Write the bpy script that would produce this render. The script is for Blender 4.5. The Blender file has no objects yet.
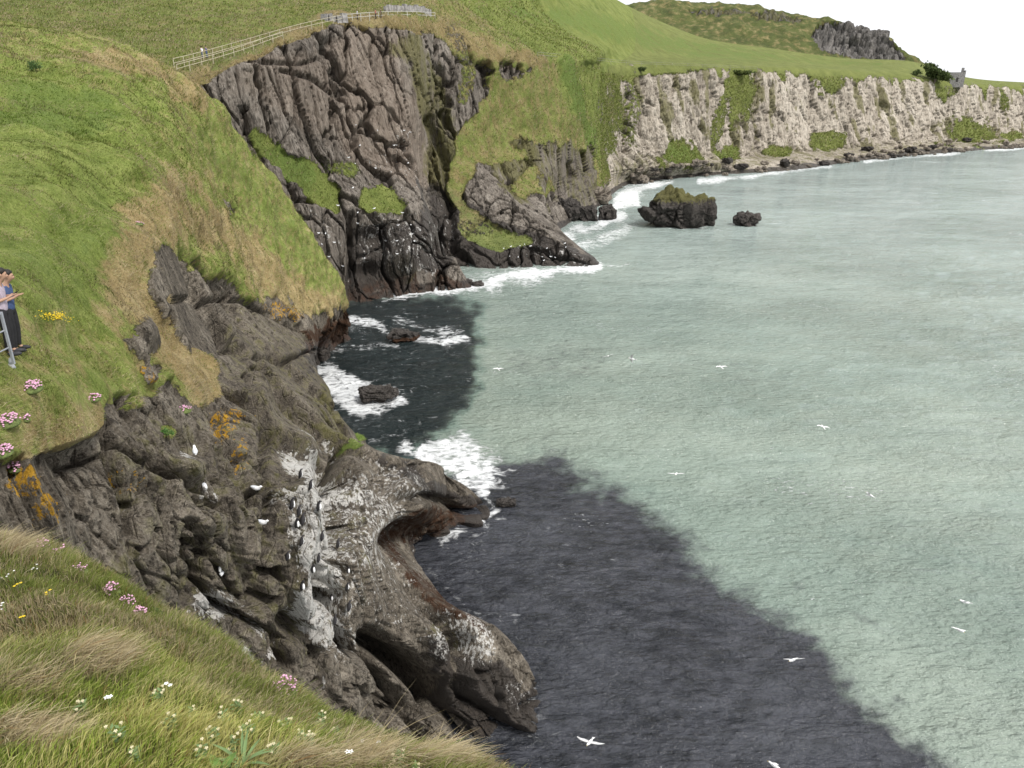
import bpy, math, random
import numpy as np
random.seed(7); rng = np.random.default_rng(11)
C = bpy.context.scene.collection
# ------------------------------------------------------------------ camera maths
FPX = 760.0; CZ = 35.0; PIT = math.atan(299/760.0); SP, CP = math.sin(PIT), math.cos(PIT)
def at(px, py, t):
    u = (px-512)/FPX; v = (384-py)/FPX
    return np.array([u*t, (CP+v*SP)*t, CZ+(-SP+v*CP)*t])
def at0(px, py, z=0.0):
    v = (384-py)/FPX
    return at(px, py, (CZ-z)/(SP-v*CP))
_SO, _CO = math.sin(math.atan(322/760.0)), math.cos(math.atan(322/760.0))
def rat(py):
    v = (384-py)/FPX; return (_SO-v*_CO)/(SP-v*CP)
def proj(P):
    x = P[..., 0]; y = P[..., 1]; z = P[..., 2]-CZ
    t = y*CP - z*SP; up = y*SP + z*CP
    t = np.where(t < 0.05, 0.05, t)
    return 512+FPX*x/t, 384-FPX*up/t, t
# ------------------------------------------------------------------ noise
TAB = np.random.default_rng(5).random(1 << 20)
def hsh(ix, iy, iz, s):
    return TAB[(ix*374761393 + iy*668265263 + iz*1274126177 + s*974711 + ((ix*iy+iz*31) & 1023)*7919) & 0xFFFFF]
def vn(p, s=0):
    i = np.floor(p).astype(np.int64); f = p-i; w = f*f*f*(f*(f*6-15)+10)
    r = 0
    for dx in (0, 1):
        wx = w[:, 0] if dx else 1-w[:, 0]
        for dy in (0, 1):
            wy = w[:, 1] if dy else 1-w[:, 1]
            for dz in (0, 1):
                wz = w[:, 2] if dz else 1-w[:, 2]
                r = r + wx*wy*wz*hsh(i[:, 0]+dx, i[:, 1]+dy, i[:, 2]+dz, s)
    return r*2-1
ROT = np.array([[.80, .36, -.48], [-.6, .48, -.64], [0, .8, .6]])
def fbm(p, o=4, s=0, g=.5):
    r = 0; a = 1; n = 0; q = p
    for k in range(o):
        r = r+a*vn(q, s+k); n += a; a *= g; q = q@ROT.T*2.03+3.7
    return r/n
def worley(p, s=0, facet=False):
    i = np.floor(p).astype(np.int64); f1 = np.full(len(p), 9.); f2 = np.full(len(p), 9.); cid = np.zeros(len(p)); vec = np.zeros((len(p), 3))
    for dx in (-1, 0, 1):
        for dy in (-1, 0, 1):
            for dz in (-1, 0, 1):
                cx, cy, cz = i[:, 0]+dx, i[:, 1]+dy, i[:, 2]+dz
                q = np.stack([cx+hsh(cx, cy, cz, s), cy+hsh(cx, cy, cz, s+1), cz+hsh(cx, cy, cz, s+2)], 1)-p
                d = np.sqrt((q*q).sum(1)); idv = hsh(cx, cy, cz, s+3)
                nr = d < f1; vec = np.where(nr[:, None], q, vec)
                f2 = np.where(nr, f1, np.minimum(f2, d)); cid = np.where(nr, idv, cid); f1 = np.where(nr, d, f1)
    if facet:
        rd = np.stack([np.cos(cid*917), np.sin(cid*1731), np.cos(cid*2311)*.3], 1); return f1, f2, cid, (vec*rd).sum(1)
    return f1, f2, cid
def sst(a, b, x):
    k = np.clip((x-a)/(b-a), 0, 1); return k*k*(3-2*k)
def sdpoly(px, py, poly):
    d = np.full(px.shape, 1e9); ins = np.zeros(px.shape, bool); n = len(poly)
    for k in range(n):
        ax, ay = poly[k]; bx, by = poly[(k+1) % n]
        ex, ey = bx-ax, by-ay; wx, wy = px-ax, py-ay
        c = np.clip((wx*ex+wy*ey)/(ex*ex+ey*ey+1e-9), 0, 1)
        d = np.minimum(d, np.hypot(wx-ex*c, wy-ey*c))
        cr = ((ay > py) != (by > py)) & (px < (bx-ax)*(py-ay)/((by-ay) if by != ay else 1e-9)+ax)
        ins ^= cr
    return np.where(ins, -d, d)
def dline(px, py, pts):
    d = np.full(px.shape, 1e9)
    for (ax, ay), (bx, by) in zip(pts[:-1], pts[1:]):
        ex, ey = bx-ax, by-ay; wx, wy = px-ax, py-ay
        c = np.clip((wx*ex+wy*ey)/(ex*ex+ey*ey+1e-9), 0, 1)
        d = np.minimum(d, np.hypot(wx-ex*c, wy-ey*c))
    return d
def ell(px, py, cx, cy, rx, ry, a=0):
    c, s = math.cos(math.radians(a)), math.sin(math.radians(a))
    x = (px-cx)*c+(py-cy)*s; y = -(px-cx)*s+(py-cy)*c
    return np.sqrt((x/rx)**2+(y/ry)**2)
# ------------------------------------------------------------------ mesh helpers
def mesh_np(name, V, faces_idx, nper, mat=None, smooth=True, attrs=None, cols=None):
    """V (n,3), faces_idx flat int array, nper: loops per polygon (int or array)"""
    me = bpy.data.meshes.new(name)
    V = np.asarray(V, np.float32); fi = np.asarray(faces_idx, np.int32).ravel()
    nf = len(fi)//nper if isinstance(nper, int) else len(nper)
    me.vertices.add(len(V)); me.vertices.foreach_set('co', V.ravel())
    me.loops.add(len(fi)); me.loops.foreach_set('vertex_index', fi)
    me.polygons.add(nf)
    if isinstance(nper, int): tot = np.full(nf, nper, np.int32)
    else: tot = np.asarray(nper, np.int32)
    st = np.concatenate([[0], np.cumsum(tot)[:-1]]).astype(np.int32)
    me.polygons.foreach_set('loop_start', st)
    me.polygons.foreach_set('loop_total', tot)
    me.polygons.foreach_set('use_smooth', np.full(nf, smooth))
    me.update(calc_edges=True)
    for k, a in (attrs or {}).items():
        at_ = me.attributes.new(k, 'FLOAT', 'POINT'); at_.data.foreach_set('value', np.asarray(a, np.float32).ravel())
    for k, a in (cols or {}).items():
        at_ = me.attributes.new(k, 'FLOAT_COLOR', 'POINT')
        a4 = np.concatenate([np.asarray(a, np.float32), np.ones((len(a), 1), np.float32)], 1); at_.data.foreach_set('color', a4.ravel())
    if mat: me.materials.append(mat)
    return me
def link(name, me, parent=None, **kw):
    o = bpy.data.objects.new(name, me); C.objects.link(o)
    if parent: o.parent = parent
    for k, v in kw.items():
        if v: o[k] = v
    return o
def empty(name, loc, label, cat, group=None, rz=0):
    o = bpy.data.objects.new(name, None); C.objects.link(o); o.location = tuple(float(a) for a in loc); o.rotation_euler = (0, 0, rz)
    o.empty_display_size = .2
    o['label'] = label; o['category'] = cat
    if group: o['group'] = group
    return o
def tag(o, label=None, cat=None, group=None, kind=None):
    for k, v in (('label', label), ('category', cat), ('group', group), ('kind', kind)):
        if v: o[k] = v
    return o
def copy_tree(o, parent=None):
    c = o.copy(); C.objects.link(c); c.parent = parent
    for ch in list(o.children): copy_tree(ch, c)
    return c
def grid_faces(n, m):
    i = np.arange(n*m).reshape(n, m)
    return np.stack([i[:-1, :-1], i[1:, :-1], i[1:, 1:], i[:-1, 1:]], -1).reshape(-1, 4)
def resample(Cg, cnt, axis):
    """Cg (n,m,3) control grid, Catmull-Rom with damped tangents along axis"""
    if axis == 1: return resample(Cg.transpose(1, 0, 2), cnt, 0).transpose(1, 0, 2)
    n = len(Cg); T = np.zeros_like(Cg)
    for i in range(n):
        a = Cg[max(i-1, 0)]; b = Cg[min(i+1, n-1)]
        l1 = np.linalg.norm(Cg[i]-a, axis=-1, keepdims=True)+1e-6; l2 = np.linalg.norm(b-Cg[i], axis=-1, keepdims=True)+1e-6
        T[i] = ((Cg[i]-a)/l1*l2+(b-Cg[i])/l2*l1)/(l1+l2) if 0 < i < n-1 else 0
        if i in (0, n-1): T[i] = (b-a)/np.maximum(l1+l2, 1e-3)
    out = []
    for i in range(n-1):
        L = np.linalg.norm(Cg[i+1]-Cg[i], axis=-1, keepdims=True)*.8
        k = cnt[i]
        for j in range(k+(1 if i == n-2 else 0)):
            s = j/k; h00 = 2*s**3-3*s*s+1; h10 = s**3-2*s*s+s; h01 = -2*s**3+3*s*s; h11 = s**3-s*s
            out.append(h00*Cg[i]+h10*T[i]*L+h01*Cg[i+1]+h11*T[i+1]*L)
    return np.array(out)
def loft(rows, step=1.4, cap=90, m3=0.0):
    Cg = np.array(rows, float); px, py, t = proj(Cg)
    d0 = np.hypot(np.diff(px, axis=0), np.diff(py, axis=0)); d1 = np.hypot(np.diff(px, axis=1), np.diff(py, axis=1))
    c0 = [int(np.clip(np.percentile(d0[i], 80)/step, 4, cap)) for i in range(len(Cg)-1)]
    e1 = np.linalg.norm(np.diff(Cg, axis=1), axis=-1)
    c1 = [int(np.clip(max(np.percentile(d1[:, j], 80)/step, np.percentile(e1[:, j], 60)*m3), 4, cap)) for j in range(Cg.shape[1]-1)]
    G = resample(Cg, c0, 0); G = resample(G, c1, 1)
    return G
def gnorm(G):
    a = np.gradient(G, axis=0); b = np.gradient(G, axis=1)
    n = np.cross(a, b); n /= np.linalg.norm(n, axis=-1, keepdims=True)+1e-9
    return n
# ------------------------------------------------------------------ node helpers
class NT:
    def __init__(s, name):
        s.m = bpy.data.materials.new(name); s.m.use_nodes = True; s.t = s.m.node_tree; s.t.nodes.clear()
        s.out = s.n('ShaderNodeOutputMaterial'); s.b = s.n('ShaderNodeBsdfPrincipled'); s.l(s.b.outputs[0], s.out.inputs[0])
    def n(s, ty, **kw):
        o = s.t.nodes.new(ty)
        for k, v in kw.items(): setattr(o, k, v)
        return o
    def l(s, a, b): s.t.links.new(a, b)
    def sv(s, sock, v):
        if hasattr(v, 'is_linked') or isinstance(v, bpy.types.NodeSocket): s.l(v, sock)
        else: sock.default_value = v
    def coord(s):
        return s.n('ShaderNodeNewGeometry').outputs['Position']
    def mapp(s, sc=(1, 1, 1), rot=(0, 0, 0), src=None):
        m = s.n('ShaderNodeMapping'); s.l(src or s.coord(), m.inputs['Vector']); m.inputs['Scale'].default_value = sc; m.inputs['Rotation'].default_value = rot
        return m.outputs[0]
    def noise(s, vec, scale, det=5, rough=.6, dist=0):
        o = s.n('ShaderNodeTexNoise'); s.l(vec, o.inputs['Vector']); o.inputs['Scale'].default_value = scale; o.inputs['Detail'].default_value = det
        o.inputs['Roughness'].default_value = rough; o.inputs['Distortion'].default_value = dist; return o.outputs['Fac']
    def vor(s, vec, scale, feat='F1', out='Distance', rand=1):
        o = s.n('ShaderNodeTexVoronoi', feature=feat); s.l(vec, o.inputs['Vector']); o.inputs['Scale'].default_value = scale
        o.inputs['Randomness'].default_value = rand; return o.outputs[out]
    def mr(s, v, a, b, c=0, d=1, smooth=True):
        o = s.n('ShaderNodeMapRange'); o.interpolation_type = 'SMOOTHSTEP' if smooth else 'LINEAR'
        s.sv(o.inputs[0], v)
        for k, x in zip((1, 2, 3, 4), (a, b, c, d)): s.sv(o.inputs[k], x)
        return o.outputs[0]
    def ma(s, op, a, b=0.5, c=None):
        o = s.n('ShaderNodeMath', operation=op); s.sv(o.inputs[0], a); s.sv(o.inputs[1], b)
        if c is not None: s.sv(o.inputs[2], c)
        return o.outputs[0]
    def mix(s, f, a, b, mode='MIX'):
        o = s.n('ShaderNodeMix', data_type='RGBA', blend_type=mode)
        s.sv(o.inputs['Factor'], f)
        for nm, v in (('A', a), ('B', b)):
            sk = [q for q in o.inputs if q.name == nm and q.type == 'RGBA'][0]
            if isinstance(v, bpy.types.NodeSocket): s.l(v, sk)
            else: sk.default_value = (*v, 1)
        return [q for q in o.outputs if q.type == 'RGBA'][0]
    def ramp(s, v, stops):
        o = s.n('ShaderNodeValToRGB'); s.l(v, o.inputs[0]); e = o.color_ramp.elements
        while len(e) < len(stops): e.new(.5)
        for k, (p, c) in zip(e, stops): k.position = p; k.color = (*c, 1)
        return o.outputs[0]
    def attr(s, nm, out='Fac'):
        o = s.n('ShaderNodeAttribute', attribute_name=nm); return o.outputs[out]
    def bump(s, h, dist, strength=1, nrm=None):
        o = s.n('ShaderNodeBump'); s.l(h, o.inputs['Height']); o.inputs['Distance'].default_value = dist; o.inputs['Strength'].default_value = strength
        if nrm is not None: s.l(nrm, o.inputs['Normal'])
        return o.outputs[0]
def lin(r, g, b):
    f = lambda c: ((c/255+.055)/1.055)**2.4 if c > 10 else c/255/12.92
    return (f(r), f(g), f(b))
def simple(name, col, rough=.8, var=.25, scale=6, bump=0.0, spec=.3):
    k = NT(name); v = k.mapp(); nz = k.noise(v, scale, 4)
    c = k.mix(k.mr(nz, .3, .7), tuple(a*(1-var) for a in col), tuple(min(a*(1+var), .95) for a in col))
    k.l(c, k.b.inputs['Base Color']); k.b.inputs['Roughness'].default_value = rough; k.b.inputs['Specular IOR Level'].default_value = spec
    if bump: k.l(k.bump(nz, bump), k.b.inputs['Normal'])
    return k.m
# rock + grass terrain; k = size of one detail unit in metres
def cliff_mat(name, k, rock=((.05, .042, .035), (.165, .142, .112), (.40, .355, .29)), streak=False, green=((.085, .125, .022), (.20, .25, .06), (.34, .37, .12)), dry=((.21, .155, .07), (.35, .27, .13), (.45, .37, .22))):
    m = NT(name); p = m.mapp(); ps = m.mapp((1, 1, .22 if streak else .6))
    big = m.noise(ps, .16/k, 6, .62); med = m.noise(ps, 1.1/k, 7, .65, .3); fine = m.noise(m.mapp((1, 1, .22)) if streak else p, 7/k, 5, .7)
    rc = m.ramp(m.ma('ADD', m.ma('MULTIPLY', big, .35), m.ma('ADD', m.ma('MULTIPLY', med, .4), m.ma('MULTIPLY', fine, .25))), [(.36, rock[0]), (.5, rock[1]), (.64, rock[2])])
    rc = m.mix(m.mr(fine, .45, .8, 0, .5), rc, m.mix(.5, rc, (.42, .39, .35)))                # pale crust speckle
    rc = m.mix(m.mr(m.noise(ps, 2.3/k, 6, .7), .50, .62, 0, .75), rc, tuple(a*.55 for a in rock[0]))  # dark weathering blotches
    # attribute driven variation
    tint = m.attr('warm'); rc = m.mix(m.ma('MULTIPLY', tint, .8), rc, m.mix(med, (.19, .145, .11), (.37, .295, .235)))
    ol = m.mr(m.ma('ADD', m.attr('moss'), m.ma('MULTIPLY', m.ma('SUBTRACT', med, .5), 1.6)), .35, .75)
    rc = m.mix(m.ma('MULTIPLY', ol, .75), rc, m.mix(fine, (.075, .078, .022), (.19, .175, .06)))
    wet = m.mr(m.ma('ADD', m.attr('wet'), m.ma('MULTIPLY', m.ma('SUBTRACT', med, .5), .9)), .35, .65)
    rc = m.mix(m.ma('MULTIPLY', wet, .9), rc, m.mix(fine, (.018, .016, .014), (.065, .05, .04)))
    red = m.mr(m.ma('ADD', m.attr('weed'), m.ma('MULTIPLY', m.ma('SUBTRACT', med, .5), 1.2)), .4, .7)
    rc = m.mix(red, rc, m.mix(fine, (.010, .008, .007), (.12, .062, .035)))
    li = m.mr(m.ma('ADD', m.attr('lichen'), m.ma('MULTIPLY', m.ma('SUBTRACT', m.noise(p, 2.6/k, 6, .7), .5), 2.6)), .55, .75)
    rc = m.mix(li, rc, m.mix(fine, (.42, .21, .02), (.58, .36, .05)))
    gu = m.mr(m.ma('ADD', m.attr('guano'), m.ma('MULTIPLY', m.ma('SUBTRACT', m.noise(m.mapp((1, 1, .45)), 2.6/k, 8, .78), .5), 3.6)), .60, .76)
    rc = m.mix(m.ma('MULTIPLY', gu, .9), rc, m.mix(fine, (.50, .48, .44), (.88, .87, .84)))
    # grass
    gn = m.noise(m.mapp((1, 1, 1)), .5/k, 6, .6); gf = m.noise(m.mapp((1, 3.0, 1), (0, 0, .5)), 2.6/k, 5, .75, .5)
    mixn = m.ma('ADD', m.ma('MULTIPLY', gn, .5), m.ma('MULTIPLY', gf, .5))
    gc = m.ramp(mixn, [(.34, green[0]), (.5, green[1]), (.66, green[2])])
    dc = m.ramp(mixn, [(.34, dry[0]), (.5, dry[1]), (.66, dry[2])])
    dr = m.mr(m.ma('ADD', m.attr('dry'), m.ma('MULTIPLY', m.ma('SUBTRACT', m.noise(p, .9/k, 6, .7), .5), 1.8)), .2, .8)
    gc = m.mix(dr, gc, dc)
    lush = m.mr(m.ma('ADD', m.attr('lush'), m.ma('MULTIPLY', m.ma('SUBTRACT', gn, .5), 1.5)), .35, .75)
    gc = m.mix(m.ma('MULTIPLY', lush, .7), gc, m.mix(gf, (.06, .10, .02), (.17, .25, .06)))
    gm = m.mr(m.ma('ADD', m.attr('grass'), m.ma('MULTIPLY', m.ma('SUBTRACT', m.noise(p, 2.0/k, 7, .72), .5), 1.9)), .42, .58)
    col = m.mix(gm, rc, gc)
    m.l(col, m.b.inputs['Base Color']); m.b.inputs['Roughness'].default_value = .92
    m.l(m.mr(wet, 0, 1, .15, .5), m.b.inputs['Specular IOR Level'])
    m.l(m.mr(wet, 0, 1, .93, .5), m.b.inputs['Roughness'])
    # relief
    cr = m.mr(m.vor(m.mapp((1, 1, .16 if streak else .55)), .9/k, 'DISTANCE_TO_EDGE'), 0, .07)
    h = m.ma('ADD', m.ma('MULTIPLY', med, 1.0), m.ma('MULTIPLY', cr, .22))
    h = m.ma('ADD', h, m.ma('MULTIPLY', fine, .55))
    hg = m.ma('ADD', m.ma('MULTIPLY', gf, .5), m.ma('MULTIPLY', m.noise(p, 9/k, 4, .7), .25))
    hh = m.n('ShaderNodeMix', data_type='FLOAT'); m.l(gm, hh.inputs[0]); m.l(h, hh.inputs[2]); m.l(hg, hh.inputs[3])
    m.l(m.bump(hh.outputs[0], .6*k, 1), m.b.inputs['Normal'])
    return m.m
ATT = ('grass', 'dry', 'lush', 'moss', 'wet', 'weed', 'lichen', 'guano', 'warm')
def paint(A, px, py, specs, nz):
    """specs: (attribute, value, shape) ; shapes: ('p', poly, soft) ('e', cx,cy,rx,ry,ang) ('l', pts, w)"""
    for a, v, sh in specs:
        if sh[0] == 'p': w = sst(sh[2], -sh[2], sdpoly(px, py, sh[1])+nz*sh[2]*1.5)
        elif sh[0] == 'e': w = sst(1.25, .6, ell(px, py, *sh[1:])+nz*.5)
        else: w = sst(sh[2]*1.3, sh[2]*.4, dline(px, py, sh[1])+nz*sh[2]*.8)
        A[a] = A[a]*(1-w)+v*w
def finish(name, G, A, mat, parent=None):
    n, m, _ = G.shape
    me = mesh_np(name, G.reshape(-1, 3), grid_faces(n, m), 4, mat, True, {a: A[a] for a in ATT})
    return link(name, me, parent)
def unstretch(G_, it=6, lo=7.0, hi=14.0):
    """relax the mesh where neighbouring vertices were pulled far apart, so that steps do not turn into combs"""
    G_ = G_.copy(); x, y, t_ = proj(G_); sp_ = np.zeros(x.shape)
    for ax in (0, 1):
        d = np.hypot(np.diff(x, axis=ax), np.diff(y, axis=ax)); l = np.linalg.norm(np.diff(G_, axis=ax), axis=-1)*FPX/(t_.take(range(1, t_.shape[ax]), ax))
        d = np.maximum(d, l*.45); pad = [(0, 0), (0, 0)]; pad[ax] = (1, 0); a = np.pad(d, pad); pad[ax] = (0, 1); b = np.pad(d, pad); sp_ = np.maximum(sp_, np.maximum(a, b))
    w_ = sst(lo, hi, sp_)
    for _ in range(2): w_ = np.maximum(w_, (w_+np.roll(w_, 1, 0)+np.roll(w_, -1, 0)+np.roll(w_, 1, 1)+np.roll(w_, -1, 1))/5)
    w_[0] = w_[-1] = 0; w_[:, 0] = w_[:, -1] = 0
    for _ in range(it): G_ = G_+((np.roll(G_, 1, 0)+np.roll(G_, -1, 0)+np.roll(G_, 1, 1)+np.roll(G_, -1, 1))/4-G_)*(w_*.8)[..., None]
    return G_
def spacing(G_):
    a = np.linalg.norm(np.gradient(G_, axis=0), axis=-1); b = np.linalg.norm(np.gradient(G_, axis=1), axis=-1); return np.maximum(a, b).ravel()
def rockdisp(P, k, seed=0, vert=.55, crack=.5, block=.55, big=1.0, sp=None, fm=1.0):
    """blocky fractured rock; k metres per unit, returns displacement in metres; sp = mesh spacing, features finer than it are left out"""
    q = P/k
    w = np.stack([fbm(q*.35+9, 3, seed), fbm(q*.35+31, 3, seed+4), fbm(q*.35+57, 3, seed+8)*.6], 1)
    s = np.array([1, 1, vert])
    d = fbm(q*.10, 3, seed+10)*2.2*big
    for fr, wv, a_c, a_k, a_f, ew, sd in ((.17, .7, 2.2, 2.3, 3.0, .05, 20), (.40, .35, 1.0, 1.0, 1.6, .05, 30), (1.05, .16, .34, .36, .62, .06, 40), (2.7, .07, .11, .11, .22, .07, 60)):
        wt = 1 if sp is None else sst(.55, .22, sp*fr/k)
        wt = wt*(fm if fr > .9 else (.4+.6*fm if fr > .3 else 1))
        f1, f2, c, fc = worley((q+w*wv*1.6)*fr*s, seed+sd, True)
        d += wt*((c-.5)*a_c*block-sst(ew, 0, f2-f1)*a_k*crack-fc*a_f*block)
    d += fbm(q*np.array([.8, .8, .45]), 4, seed+50, .55)*.16*(1 if sp is None else sst(.6, .25, sp/k))
    return d*k

# =================================================================== NEAR HEADLAND
WL = lambda x, y: at0(x, y, 0)
def st(pts, wl, off=(6, 2, -6)):
    k = rat(wl[1]); r = [at(x, y, t*k) for x, y, t in pts]; w = WL(*wl); r.append(w); r.append(w+np.array(off)); return r
S1 = st([(-260, 36, 66), (-160, 40, 62), (20, 46, 60), (120, 52, 58), (180, 75, 60), (240, 140, 70), (270, 180, 76), (298, 220, 82), (342, 292, 95)], (347, 338))
S0 = [p+np.array([-3, 9, -5-1.2*j]) for j, p in enumerate(S1)]
Sm = [p+np.array([-6, 14, -22]) for j, p in enumerate(S1)]
A_rows = [Sm, S0, S1,
 st([(-260, 110, 40), (-160, 110, 38), (0, 110, 38), (100, 115, 42), (170, 130, 50), (225, 190, 62), (256, 226, 69), (285, 262, 76), (336, 315, 90)], (335, 350)),
 st([(-260, 190, 26), (-160, 190, 24), (0, 190, 26), (80, 190, 30), (150, 205, 36), (210, 268, 47), (238, 292, 53), (264, 312, 60), (318, 335, 80)], (315, 366)),
 st([(-260, 280, 17), (-160, 280, 15.5), (-20, 280, 17), (70, 270, 22), (136, 285, 26), (190, 332, 32), (228, 350, 37), (262, 362, 43), (318, 372, 64)], (325, 425)),
 st([(-260, 350, 13), (-160, 350, 12.5), (-20, 360, 14.5), (60, 370, 18), (120, 385, 21), (180, 410, 25), (240, 425, 30.5), (300, 425, 38), (345, 420, 52)], (350, 470)),
 st([(-260, 420, 11), (-160, 420, 10.5), (-20, 430, 12), (55, 430, 15), (125, 450, 18.5), (200, 475, 22.5), (298, 480, 29.5), (343, 455, 36), (362, 446, 56)], (420, 466), (4, 6, -6)),
 st([(-260, 440, 10.5), (-160, 450, 10.2), (-20, 460, 11.6), (50, 465, 14.3), (125, 490, 17.5), (200, 515, 21.5), (305, 500, 28), (345, 500, 32), (458, 482, 61.5)], (484, 510), (2, 1, -5)),
 st([(-260, 480, 10), (-160, 490, 9.8), (-20, 505, 11.2), (50, 510, 13.5), (120, 540, 17), (200, 560, 21.5), (308, 545, 28), (348, 540, 31.5), (428, 528, 57)], (412, 564), (-2, -2, -5)),
 st([(-260, 560, 9.5), (-160, 560, 9.5), (-10, 560, 11), (55, 575, 13.5), (120, 600, 17.3), (210, 625, 22.5), (310, 610, 28.5), (352, 600, 31.5), (440, 600, 48)], (474, 630), (3, 0, -5)),
 st([(-260, 620, 9), (-160, 620, 9), (-10, 625, 10), (55, 650, 13), (130, 660, 18), (220, 680, 23.5), (310, 675, 29), (355, 665, 32.5), (497, 646, 45.5)], (534, 690), (3, 0, -5)),
 st([(-260, 700, 8.5), (-160, 700, 8.5), (-10, 700, 9.5), (55, 720, 13), (140, 730, 18), (225, 735, 23.5), (310, 725, 29), (362, 720, 33.5), (450, 700, 41.5)], (512, 736), (1, -2, -5)),
 st([(-260, 790, 8), (-160, 790, 8), (-10, 800, 9), (55, 800, 13), (150, 800, 18), (230, 800, 23.5), (320, 780, 29.5), (365, 765, 33.5), (405, 745, 38)], (455, 758), (0, -3, -5)),
 st([(-260, 900, 7.5), (-160, 900, 7.5), (-10, 900, 8.5), (55, 900, 12), (150, 900, 17), (230, 900, 23), (310, 890, 27), (350, 885, 30), (380, 880, 33)], (420, 900), (0, -3, -5)),
]
G = loft(A_rows, 1.35, 95, 5.0)
N = gnorm(G)
if (N[len(N)//2, N.shape[1]//3, 2]) < 0: N = -N
shp = G.shape; P = G.reshape(-1, 3); Nf = N.reshape(-1, 3); px, py, tt = proj(P)
A = {a: np.zeros(len(P)) for a in ATT}
nz = fbm(P/2.2, 4, 71)*1.4
grassA = [(-400, -60), (0, -60), (170, 40), (200, 78), (245, 138), (303, 218), (352, 292), (345, 306), (316, 318), (280, 300), (250, 300), (205, 272), (168, 246), (150, 256), (150, 292), (170, 335), (200, 362), (224, 400), (200, 408), (165, 388), (140, 396), (105, 408), (88, 440), (60, 452), (25, 462), (-20, 470), (-400, 480)]
SPEC_A = [('grass', 1, ('p', grassA, 5)),
 ('dry', .35, ('p', [(-400, -50), (400, -50), (400, 480), (-400, 480)], 5)),
 ('dry', .12, ('p', [(-100, 70), (150, 80), (170, 170), (110, 220), (90, 300), (-100, 330)], 25)),
 ('dry', .85, ('l', [(170, 190), (140, 240), (130, 300), (160, 340), (215, 395)], 26)),
 ('dry', .8, ('l', [(180, 215), (225, 235), (280, 290), (325, 305)], 20)),
 ('dry', .75, ('e', 60, 440, 70, 30, -10)), ('dry', .8, ('e', 190, 100, 20, 30, 30)), ('dry', .7, ('e', 130, 62, 60, 14, 10)),
 ('dry', .35, ('l', [(175, 115), (235, 170), (290, 240), (320, 280)], 16)),
 ('lush', .45, ('l', [(195, 140), (240, 180), (300, 250)], 12)), ('lush', .6, ('e', 60, 110, 80, 30, 0)), ('lush', .45, ('e', 60, 260, 70, 40, -20)),
 ('grass', 0, ('e', 140, 340, 17, 22, -20)), ('grass', 0, ('e', 150, 372, 12, 10, 0)), ('grass', .0, ('e', 230, 210, 14, 7, 40)),
 ('grass', .8, ('e', 168, 432, 9, 8, 0)), ('grass', .75, ('e', 130, 405, 16, 8, 0)),
 ('lichen', .75, ('e', 25, 480, 26, 22, 30)), ('lichen', .62, ('e', 50, 505, 24, 14, 60)), ('lichen', .6, ('e', 225, 425, 20, 26, 30)), ('lichen', .55, ('e', 143, 378, 16, 10, 0)),
 ('lichen', .6, ('e', 285, 310, 22, 10, 15)), ('lichen', .5, ('e', 240, 450, 10, 20, 0)), ('lichen', .4, ('e', 130, 480, 18, 14, 0)), ('lichen', .5, ('e', 30, 528, 12, 8, 0)),
 ('moss', .42, ('p', [(230, 300), (320, 330), (350, 420), (340, 470), (300, 480), (250, 460), (215, 380)], 12)),
 ('moss', .7, ('l', [(265, 540), (262, 600), (270, 640)], 12)), ('moss', .55, ('e', 190, 510, 30, 22, 0)), ('moss', .6, ('l', [(325, 400), (350, 450)], 12)),
 ('moss', .5, ('e', 450, 640, 30, 14, 40)), ('moss', .45, ('e', 300, 580, 60, 90, 0)),
 ('grass', .75, ('e', 362, 436, 9, 7, 0)), ('lush', 1, ('e', 362, 436, 9, 7, 0)),
 ('moss', .42, ('p', [(100, 420), (260, 380), (350, 450), (350, 680), (120, 640)], 20)), ('guano', .58, ('p', [(350, 470), (420, 480), (400, 560), (430, 620), (370, 640)], 12)), ('guano', .92, ('p', [(285, 455), (330, 440), (345, 520), (355, 600), (372, 640), (340, 680), (320, 640), (300, 600), (290, 540)], 14)),
 ('guano', .75, ('e', 310, 500, 18, 36, 10)), ('guano', .95, ('e', 307, 605, 17, 18, 0)), ('guano', .78, ('e', 218, 605, 24, 18, 10)), ('guano', .9, ('e', 248, 654, 8, 13, -20)), ('guano', .95, ('e', 279, 655, 9, 11, 0)),
 ('guano', .6, ('l', [(240, 600), (262, 635)], 8)), ('guano', .6, ('e', 188, 455, 12, 10, 0)), ('guano', .5, ('e', 206, 497, 12, 8, 0)), ('guano', .55, ('e', 322, 680, 8, 14, 0)), ('guano', .5, ('l', [(352, 520), (352, 640)], 12)),
 ('guano', .66, ('e', 465, 640, 36, 28, 40)), ('guano', .52, ('e', 400, 480, 45, 16, 25)), ('guano', .42, ('e', 520, 690, 16, 18, 0)), ('guano', .33, ('e', 400, 600, 30, 60, 30)),
 ('weed', .6, ('l', [(398, 556), (412, 575), (440, 600), (480, 632)], 9)), ('weed', .62, ('p', [(398, 530), (420, 508), (484, 498), (490, 512), (440, 540), (402, 560)], 6)),
 ('weed', .7, ('p', [(300, 330), (345, 312), (375, 322), (340, 350), (310, 350)], 8)),
 ('wet', .85, ('l', [(385, 462), (440, 490), (486, 508)], 9)), ('wet', .75, ('p', [(430, 640), (500, 650), (540, 690), (530, 720), (480, 745), (450, 720)], 10)), ('wet', 0, ('e', 528, 688, 9, 12, 0)),
 ('wet', .9, ('p', [(300, 345), (360, 330), (345, 360), (310, 372)], 6))]
paint(A, px, py, SPEC_A, nz)
A['wet'] = np.maximum(A['wet'], sst(1.6, .4, P[:, 2]+nz*.5))
rockw = 1-A['grass']
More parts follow.
